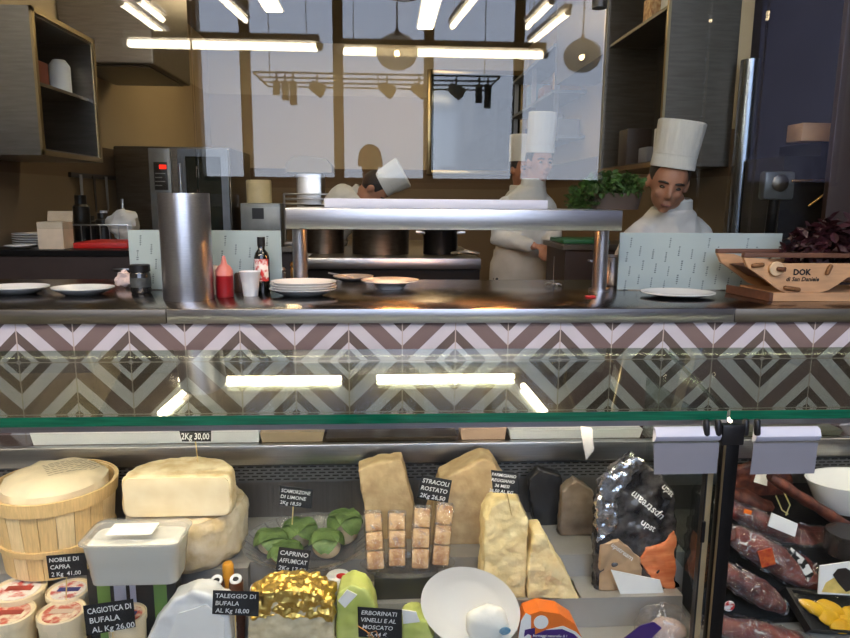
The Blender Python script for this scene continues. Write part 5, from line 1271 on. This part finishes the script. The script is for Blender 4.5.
    for i, (px, py) in enumerate(((376, 557), (397, 557), (420, 552), (440, 549))):
        zz = zb+.0035; y0 = 1.488+.012*(i % 2); c0 = at(px, py, y0); w = .0195
        o = thing('cheese_stick', labs[i if i < 3 else 5]+' wrapped toasted cheese stick, leaning on the clear tray', 'cheese', V((c0.x, y0, zz)), 'toasted cheese sticks')
        top = V((c0.x+.008*(i-1), y0+.06, at(px, py-44, y0+.06).z)); bot = V((c0.x, y0, zz+.012)); d = (top-bot); x, y, z = frame(d, V((1, 0, 0))); L = d.length
        m = Matrix((x, y, z)).transposed().to_4x4(); m.translation = bot
        for j in range(3):
            MB().box((-w, -w*.7, L*j/3+.001), (w, w*.7, L*(j+1)/3-.001), .004, m).build('cheese_piece', TANPACK, o)
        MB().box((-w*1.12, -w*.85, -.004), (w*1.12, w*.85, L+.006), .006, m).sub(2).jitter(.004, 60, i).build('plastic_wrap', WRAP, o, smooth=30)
    # -- dark box below the tray
    a, b = at(374, 600, 1.45), at(440, 600, 1.45)
    tag(MB().box((a.x, 1.478, DECK+.0005), (b.x, 1.552, zb-.0006), .003).build('dark_box', M('dark_green_box', (52, 50, 42), .4), loc=(a.x, 1.45, DECK)), 'dark box under the clear tray of toasted cheese sticks', 'box')
    # -- tall slab and big wedges
    slab([(372, 560), (358, 470), (378, 462), (402, 459), (420, 530), (420, 560)], 1.66, .06, .005, .003, 20, 'cheese_slab', PARM2, 'tall brown cheese slab standing behind the toasted sticks', 'cheese', 2)
    slab([(426, 583), (428, 520), (441, 480), (484, 459), (494, 462), (522, 505), (540, 545), (545, 583)], 1.625, .09, .005, .003, 18, 'cheese_wedge', PARM2, 'largest brown aged cheese wedge at the back', 'cheese', 7)
    slab([(478, 620), (484, 560), (485, 520), (492, 508), (506, 500), (519, 502), (528, 520), (527, 560), (525, 620)], 1.474, .082, .004, .004, 26, 'grana_wedge', PARM, 'pale crumbly grana wedge with chalk tag on top', 'cheese', 11)
    slab([(526, 630), (529, 560), (534, 534), (544, 533), (552, 550), (568, 573), (578, 598), (580, 630)], 1.468, .075, .004, .005, 26, 'grana_wedge', PARM, 'narrow pale grana wedge at the right of its neighbour', 'cheese', 13)
    # dark bits behind
    slab([(536, 540), (528, 480), (540, 470), (562, 476), (572, 520), (574, 560), (548, 560)], 1.72, .04, .005, .004, 20, 'dark_pack', M('black_film', (34, 32, 32), .3), 'black pack standing behind the cheese wedges', 'pack', 3)
    slab([(556, 606), (560, 545), (562, 492), (576, 480), (594, 492), (600, 560), (600, 606)], 1.66, .04, .005, .005, 22, 'brown_film_pack', M('brown_film', (96, 76, 56), .3, 0, .3, 18, .6, 40, col2=(140, 124, 108)), 'brown glossy film pack between the grana wedges and the silver bag', 'pack', 5)
    # -- oval dish with ricotta, tipped to the front
    c = at(470, 607, 1.418); n = V((-.05, -.88, .47)).normalized()
    x, y, z = frame(n, V((1, 0, -.32))); m = Matrix((x, y, z)).transposed(); R = .115
    k = MB().lathe([(0, -.006), (R*.6, -.006), (R*.72, .0), (R, .012), (R, .014), (R*.7, .003), (R*.58, -.002), (0, -.002)], c, 56, m, 1, .74).build('oval_dish', M('matt_white_melamine', (216, 212, 206), .45, 0, .03), loc=c); tag(k, 'tilted white oval dish behind the orange printed pack', 'dish')
    c2 = at(487, 624, 1.388)
    o = MB().ell(c2, (.05, .026, .046), None, 28, 18).jitter(.006, 30, 5).build('wrapped_ricotta', RICOTTA, loc=c2); tag(o, 'white ricotta round wrapped in film before the oval dish', 'cheese')
    s = at(505, 631, 1.361); MB().lathe([(0, .002), (.012, .001), (.013, 0)], s, 20, Matrix.Rotation(PI/2+.3, 3, 'X')).build('blue_sticker', M('blue_sticker', (190, 214, 226), .5, 0, 0, 60, col2=(70, 150, 190)), o)
    # -- orange / purple pack
    Y = 1.372
    q = [(522, 655), (522, 626), (526, 616), (540, 611), (560, 614), (575, 624), (583, 640), (584, 655)]
    pts = [at(a, b, Y) for a, b in q]
    k = thing('printed_cheese_pack', 'orange and purple printed cheese pack at front', 'pack', (pts[0].x+.04, Y, FRONT))
    rest(MB().prism(pts, (0, .05, 0)), FRONT).build('pack_body', ORANGE, k, smooth=0)
    q = [(518, 640), (521, 621), (526, 613), (531, 616), (531, 655), (518, 655)]; MB().prism([at(a, b, Y-.0012) for a, b in q], (0, .001, 0)).build('white_corner', PAPER, k, smooth=0)
    c = at(541, 622, Y-.001); MB().lathe([(0, .0012), (.0165, .0012), (.0165, 0)], c, 28, Matrix.Rotation(PI/2, 3, 'X')).build('white_disc', PAPER, k, smooth=0)
    q = [(532, 655), (532, 636), (546, 630), (563, 629), (574, 634), (584, 645), (584, 655)]; MB().prism([at(a, b, Y-.0016) for a, b in q], (0, .001, 0)).build('purple_band', PURP, k, smooth=0)
    q = [(525, 630), (535, 628), (535, 637), (528, 634), (524, 637)]; MB().prism([at(a, b, Y-.003) for a, b in q], (0, .001, 0)).build('purple_ribbon', PURP, k, smooth=0)
    q = [(546, 630), (563, 626), (576, 632), (584, 640), (584, 643), (574, 634), (562, 629)]; MB().prism([at(a, b, Y-.0024) for a, b in q], (0, .001, 0)).build('white_curve', PAPER, k, smooth=0)
    o0 = at(533, 633, Y-.004); o1 = at(578, 634, Y-.004); u = (o1-o0); w = u.length; u.normalize(); text_mb(['formaggi naturelle & l'], o0, u, V((0, 0, 1)), w, .011, 1, .1, .0005).build('lettering', PAPER, k, smooth=0)
cheeses()

def right_side():
    # -- bag of smoked salmon, black silver film
    Y = 1.50
    k = thing('salmon_bag', 'black and silver printed bag of smoked salmon left of the post', 'bag', at(645, 640, Y))
    q = [(597, 640), (595, 560), (596, 505), (602, 482), (622, 462), (634, 455), (648, 465), (672, 488), (676, 496), (676, 640)]
    pts = [at(a, b, Y) for a, b in q]
    def surf(poly, Yb, mat, name, amp, f, seed, dy=.002, d=.03):
        mb = rest(MB().prism([at(a, b, Yb) for a, b in poly], (0, d, 0)).remesh(.0045, 1).jitter(amp, f, seed), DECK); return mb.build(name, mat, k, smooth=35)
    surf(q, Y, M('black_bag_film', (40, 38, 40), .25, .5, .3, 20, .9, 60, col2=(130, 126, 126), contrast=(.4, .75)), 'bag_body', .007, 34, 3)
    surf([(597, 545), (596, 505), (602, 482), (622, 462), (634, 455), (646, 463), (634, 476), (618, 500), (616, 530)], Y-.008, SILVER, 'silver_crumple', .008, 45, 5, d=.016)
    surf([(640, 562), (646, 548), (662, 545), (676, 530), (676, 600), (660, 585), (648, 575)], Y-.006, SALMON, 'salmon_fillet', .004, 30, 7, d=.012)
    surf([(598, 610), (600, 545), (620, 540), (640, 558), (642, 580), (620, 612)], Y-.006, M('beige_film', (170, 140, 108), .35, 0, .14, 16), 'beige_window', .004, 30, 8, d=.012)
    from mathutils.bvhtree import BVHTree
    trees = [BVHTree.FromPolygons([v.co+k.location for v in ch.data.vertices], [tuple(p.vertices) for p in ch.data.polygons]) for ch in k.children]
    def hug(mb):
        for v in mb.b.verts:
            ys = [h[0].y for h in (t.ray_cast(V((v.co.x, 1.2, v.co.z)), V((0, 1, 0))) for t in trees) if h[0] is not None]
            if ys: v.co.y = min(ys)-.0012
        return mb
    def word(t, a, b, h, flip=False):
        o0 = at(a[0], a[1], Y-.016); o1 = at(b[0], b[1], Y-.016); u = o1-o0; w = u.length; u.normalize(); v = V((0, -1, 0)).cross(u); v = u.cross(V((0, 1, 0))) * -1 if False else V((-u.z, 0, u.x))
        hug(text_mb([t], o0+v*h*.8, u, v, w, h, 1, 0, .001)).build('lettering', PAPER, k, smooth=0)
    word('upstream', (667, 519), (628, 486), .034); word('upst', (664, 490), (684, 510), .028); word('upst', (643, 527), (666, 541), .028); word('upstream', (612, 548), (640, 568), .022)
    # white card and clear tray in front of it
    q = [at(a, b, 1.478) for a, b in ((611, 570), (660, 580), (664, 593), (640, 598), (622, 598))]
    tag(MB().prism(q, (0, .002, 0)).build('white_card', PAPER, loc=q[0], smooth=0), 'white card leaning on the lower front of the salmon bag', 'card')
    c = at(664, 628, 1.42)
    o = thing('clear_pack', 'crumpled clear pack with painted purple reflection below the white card', 'pack', V((c.x, 1.42, FRONT)))
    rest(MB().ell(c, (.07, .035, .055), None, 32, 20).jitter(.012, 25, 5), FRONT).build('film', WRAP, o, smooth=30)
    rest(MB().ell(c+V((.005, .003, -.012)), (.05, .022, .035), None, 24, 14).jitter(.006, 30, 2), FRONT+.002).build('content', M('pinkish_slices', (206, 180, 168), .5, 0, .15, 30), o)
    q = [at(a, b, 1.372) for a, b in ((622, 640), (640, 626), (654, 622), (662, 628), (650, 640))]; MB().prism(q, (0, .002, 0)).build('purple_reflection', PURP, o, smooth=0)  # flat purple patch painted in for a reflection on the film
    # -- right bay of cured meats
    RX = XP+.03
    def slope(y): return   .40+max(0, y-1.46)*1.275 if y < 1.56 else .5275+(y-1.56)*.36
    sp = thing('sloped_stand', 'dark sloping display board under the cured meats', 'stand', (RX+.3, 1.6, FRONT))
    pr = [(1.46, FRONT+.0006), (1.46, .3995), (1.56, .5268), (1.78, .6058), (1.78, STEP+.002), (1.5585, STEP+.002), (1.5585, FRONT+.0006)]
    MB().prism([(RX, y, z) for y, z in pr], (.9, 0, 0)).build('board', BLACKMET, sp, smooth=0)
    def lie(mb):
        for v in mb.b.verts: v.co.z = max(v.co.z, (slope(v.co.y) if v.co.y > 1.46 else FRONT)+.0008)
        return mb
    def pack(a, b, r, Y, label, mat=SALAMI, seed=1, ya=None, film=True, nm='cured_sausage', sq=.8):
        A, B = at(a[0], a[1], Y), at(b[0], b[1], ya or Y); d = B-A; L = d.length; n = 9
        o = thing(nm, label, 'cured meat', (A+B)/2-V((0, 0, r)))
        pts = [A+d*(i/(n-1)) for i in range(n)]; rad = [r*(.45+.55*math.sin(PI*min(1, max(0, (i+.7)/(n+.4))))**.6) for i in range(n)]
        lie(MB().tube(pts, rad, 20, sq, V((0, 1, 0))).jitter(r*.25, 22, seed)).build('meat', mat, o)
        if film:
            n2 = 22; pp = [A+d*(-.1+1.2*i/(n2-1)) for i in range(n2)]
            def rr2(t): return r*1.08*(.45+.55*math.sin(PI*min(1, max(0, t)))**.6)+.002
            pts2 = pp; rad2 = [rr2(.06+.9*(-.1+1.2*i/(n2-1))) for i in range(n2)]
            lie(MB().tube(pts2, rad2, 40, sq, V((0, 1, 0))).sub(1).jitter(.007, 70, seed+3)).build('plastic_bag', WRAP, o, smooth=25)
        return o
    o = pack((730, 508), (828, 556), .034, 1.60, 'vacuum packed dark salami with white label, topmost of the heap', SALAMI, 2)
    q = [at(a, b, 1.555) for a, b in ((772, 513), (798, 524), (795, 537), (768, 526))]; MB().prism(q, (0, .003, .0)).build('white_label', PAPER, o, smooth=0)
    q = [at(a, b, 1.56) for a, b in ((745, 509), (752, 511), (751, 515), (744, 513))]; MB().prism(q, (0, .002, 0)).build('orange_sticker', ORANGE, o, smooth=0)
    o = pack((736, 536), (812, 582), .043, 1.515, 'packed red salami with orange sticker in the middle of the heap', SALAMI2, 5)
    q = [at(a, b, 1.468) for a, b in ((758, 552), (772, 548), (776, 564), (762, 568))]; MB().prism(q, (0, .003, 0)).build('orange_label', M('orange_red_label', (214, 110, 50), .4, 0, 0, 60, col2=(160, 40, 30)), o, smooth=0)
    q = [at(a, b, 1.468) for a, b in ((792, 548), (806, 560), (814, 574), (808, 582), (800, 566), (788, 552))]; MB().prism(q, (0, .003, 0)).build('black_white_label', M('bw_label', (20, 20, 20), .4, 0, 0, 60, col2=(232, 228, 220), contrast=(.48, .52)), o, smooth=0)
    pack((722, 570), (778, 604), .034, 1.45, 'packed mottled salami lower down beside the post', SALAMI, 8)
    o = pack((712, 624), (796, 642), .034, 1.41, 'lowest packed sausage with round red and white sticker', SALAMI2, 11)
    c = at(729, 606, 1.368); MB().lathe([(0, .002), (.012, .002), (.013, 0)], c, 20, Matrix.Rotation(PI/2, 3, 'X')).build('round_sticker', M('red_white_sticker', (236, 230, 224), .4, 0, 0, 60, col2=(200, 40, 40), contrast=(.5, .6)), o)
    o = pack((726, 492), (768, 508), .03, 1.70, 'dark string tied salami at back beside the post', SALAMID, 4, film=False)
    q = [at(a, b, 1.655) for a, b in ((757, 472), (768, 474), (767, 486), (754, 482))]
    tag(MB().prism(q, (0, .002, 0)).build('paper_tag', PAPER, loc=q[0], smooth=0), 'small white paper tag by the dark salami at back', 'tag')
    mb = MB(); mb.tube([at(772, 478, 1.68), at(784, 492, 1.66), at(790, 505, 1.64), at(786, 515, 1.62)], .002, 6); mb.tube([at(776, 496, 1.64), at(782, 510, 1.63), at(788, 514, 1.62)], .0018, 6)
    tag(mb.build('string', M('pale_string', (190, 176, 120), .8), loc=at(780, 495, 1.66)), 'loose pale string from the dark salami', 'string')
    slab_pts = [(735, 510), (730, 470), (760, 462), (790, 470), (800, 500), (790, 515)]
    o = lie(MB().prism([at(a, b, 1.735) for a, b in slab_pts], (0, .025, 0)).remesh(.005, 2).jitter(.004, 20, 3)).build('smoked_ham', SALAMID, loc=at(765, 510, 1.73), smooth=60); tag(o, 'dark ham piece against the back panel at right', 'cured meat')
    # white oval bowl with long salami
    c = at(842, 522, 1.66); zb = .585; R = .135
    k = MB().lathe([(0, 0), (R*.55, 0), (R*.8, .03), (R, .085), (R*1.01, .087), (R*.97, .086), (R*.76, .034), (R*.53, .006), (0, .006)], (0, 0, 0), 48, None, 1, .62).build('white_bowl', WHITE); k.location = (c.x+.02, 1.65, zb); tag(k, 'white oval bowl at far right holding a long salami', 'bowl')
    pack((772, 478), (862, 536), .02, 1.60, 'long dark salami leaning across the white bowl rim', SALAMID, 6, film=False)
    # small dark round tub and dish with truffle
    c = at(852, 560, 1.48)
    lathe_obj('dark_tub', [(0, 0), (.05, 0), (.052, .05), (.05, .056), (0, .056)], M('dark_tub', (36, 32, 30), .25), V((c.x+.012, 1.52, slope(1.58))), 'dark round tub cut by the right frame edge', 'tub')
    a = [at(x, y, 1.455) for x, y in ((820, 566), (862, 560), (862, 596), (818, 594))]
    k = thing('truffle_photo_card', 'white card with pasta and truffle picture, right edge', 'card', a[3])
    MB().prism(a, (0, .003, 0)).build('card', PAPER, k, smooth=0)
    a = [at(x, y, 1.4535) for x, y in ((822, 592), (826, 583), (834, 578), (844, 582), (850, 590), (850, 594))]; MB().prism(a, (0, .001, 0)).build('pasta_picture', M('straw', (226, 196, 110), .5, 0, .15, 40), k, smooth=0)
    a = [at(x, y, 1.452) for x, y in ((833, 575), (838, 569), (846, 568), (856, 574), (858, 588), (846, 592), (838, 583))]; MB().prism(a, (0, .001, 0)).build('truffle_picture', M('truffle', (34, 26, 22), .7, 0, .3, 50), k, smooth=0)
    # black tray of yellow pasta in film
    a = [(779, 588), (862, 600), (862, 660), (806, 660)]
    q = [at(x, y, 1.40) for x, y in a]; n = V((0, -.7, .7))
    k = thing('pasta_tray', 'black film sealed tray of yellow pasta in the right front corner', 'tray', q[3])
    A, B, D = at(781, 590, 1.48), at(870, 597, 1.48), at(806, 632, 1.41); u = (B-A); v = (D-A)
    nn = u.cross(v).normalized(); nn = -nn if nn.dot(EYE-A) < 0 else nn
    def T(s, t, d=0): return A+u*s+v*t+nn*d
    mb = MB(); mb.prism([T(0, 0), T(1, 0), T(1, 1), T(0, 1)], -nn*.004)
    for s0, t0, s1, t1 in ((0, 0, 1, .05), (0, .95, 1, 1), (0, .05, .05, .95), (.95, .05, 1, .95)): mb.prism([T(s0, t0, .0003), T(s1, t0, .0003), T(s1, t1, .0003), T(s0, t1, .0003)], nn*.022)
    mb.build('tray', BLACK, k, smooth=0)
    rng = random.Random(2)
    for i, (s, t) in enumerate(((.22, .42), (.42, .4), (.62, .48), (.32, .62), (.55, .7), (.78, .66), (.72, .86), (.4, .84))):
        c = T(s, t, .0095); m = Matrix((u.normalized(), v.normalized(), nn)).transposed() @ Matrix.Rotation(rng.uniform(-.5, .5), 3, 'Z')
        o = MB().ell(c, (.03, .018, .0095), m, 20, 12).jitter(.004, 40, i).build('pasta_piece', YELLOW, k)
    mb = MB().prism([T(.02, .02, .0225), T(.98, .02, .0225), T(.98, .98, .0225), T(.02, .98, .0225)], nn*.001); mb.build('sealing_film', thin('sealing_film', (250, 250, 250), .05, .02, .3, 14), k, smooth=0)
right_side()

# ================================================================== WORLD, VIEW
w = bpy.data.worlds.new('sky'); sc.world = w; w.use_nodes = True
bg = w.node_tree.nodes['Background']; tc = w.node_tree.nodes.new('ShaderNodeTexCoord'); sp = w.node_tree.nodes.new('ShaderNodeSeparateXYZ'); cr = w.node_tree.nodes.new('ShaderNodeValToRGB')
w.node_tree.links.new(tc.outputs['Generated'], sp.inputs[0]); w.node_tree.links.new(sp.outputs['Z'], cr.inputs[0]); w.node_tree.links.new(cr.outputs[0], bg.inputs[0])
cr.color_ramp.elements[0].color = (.62, .68, .8, 1); cr.color_ramp.elements[1].color = (.4, .53, .82, 1); cr.color_ramp.elements[1].position = .6
bg.inputs['Strength'].default_value = 4.4
sc.view_settings.view_transform = 'Standard'; sc.view_settings.look = 'None'; sc.view_settings.gamma = 1; sc.view_settings.use_curve_mapping = False
sc.view_settings.exposure = .6
cy = sc.cycles
cy.max_bounces = 10; cy.diffuse_bounces = 4; cy.glossy_bounces = 5; cy.transparent_max_bounces = 24; cy.transmission_bounces = 6
cy.caustics_reflective = False; cy.caustics_refractive = False; cy.sample_clamp_indirect = 6; cy.use_denoising = True
bpy.context.view_layer.update()
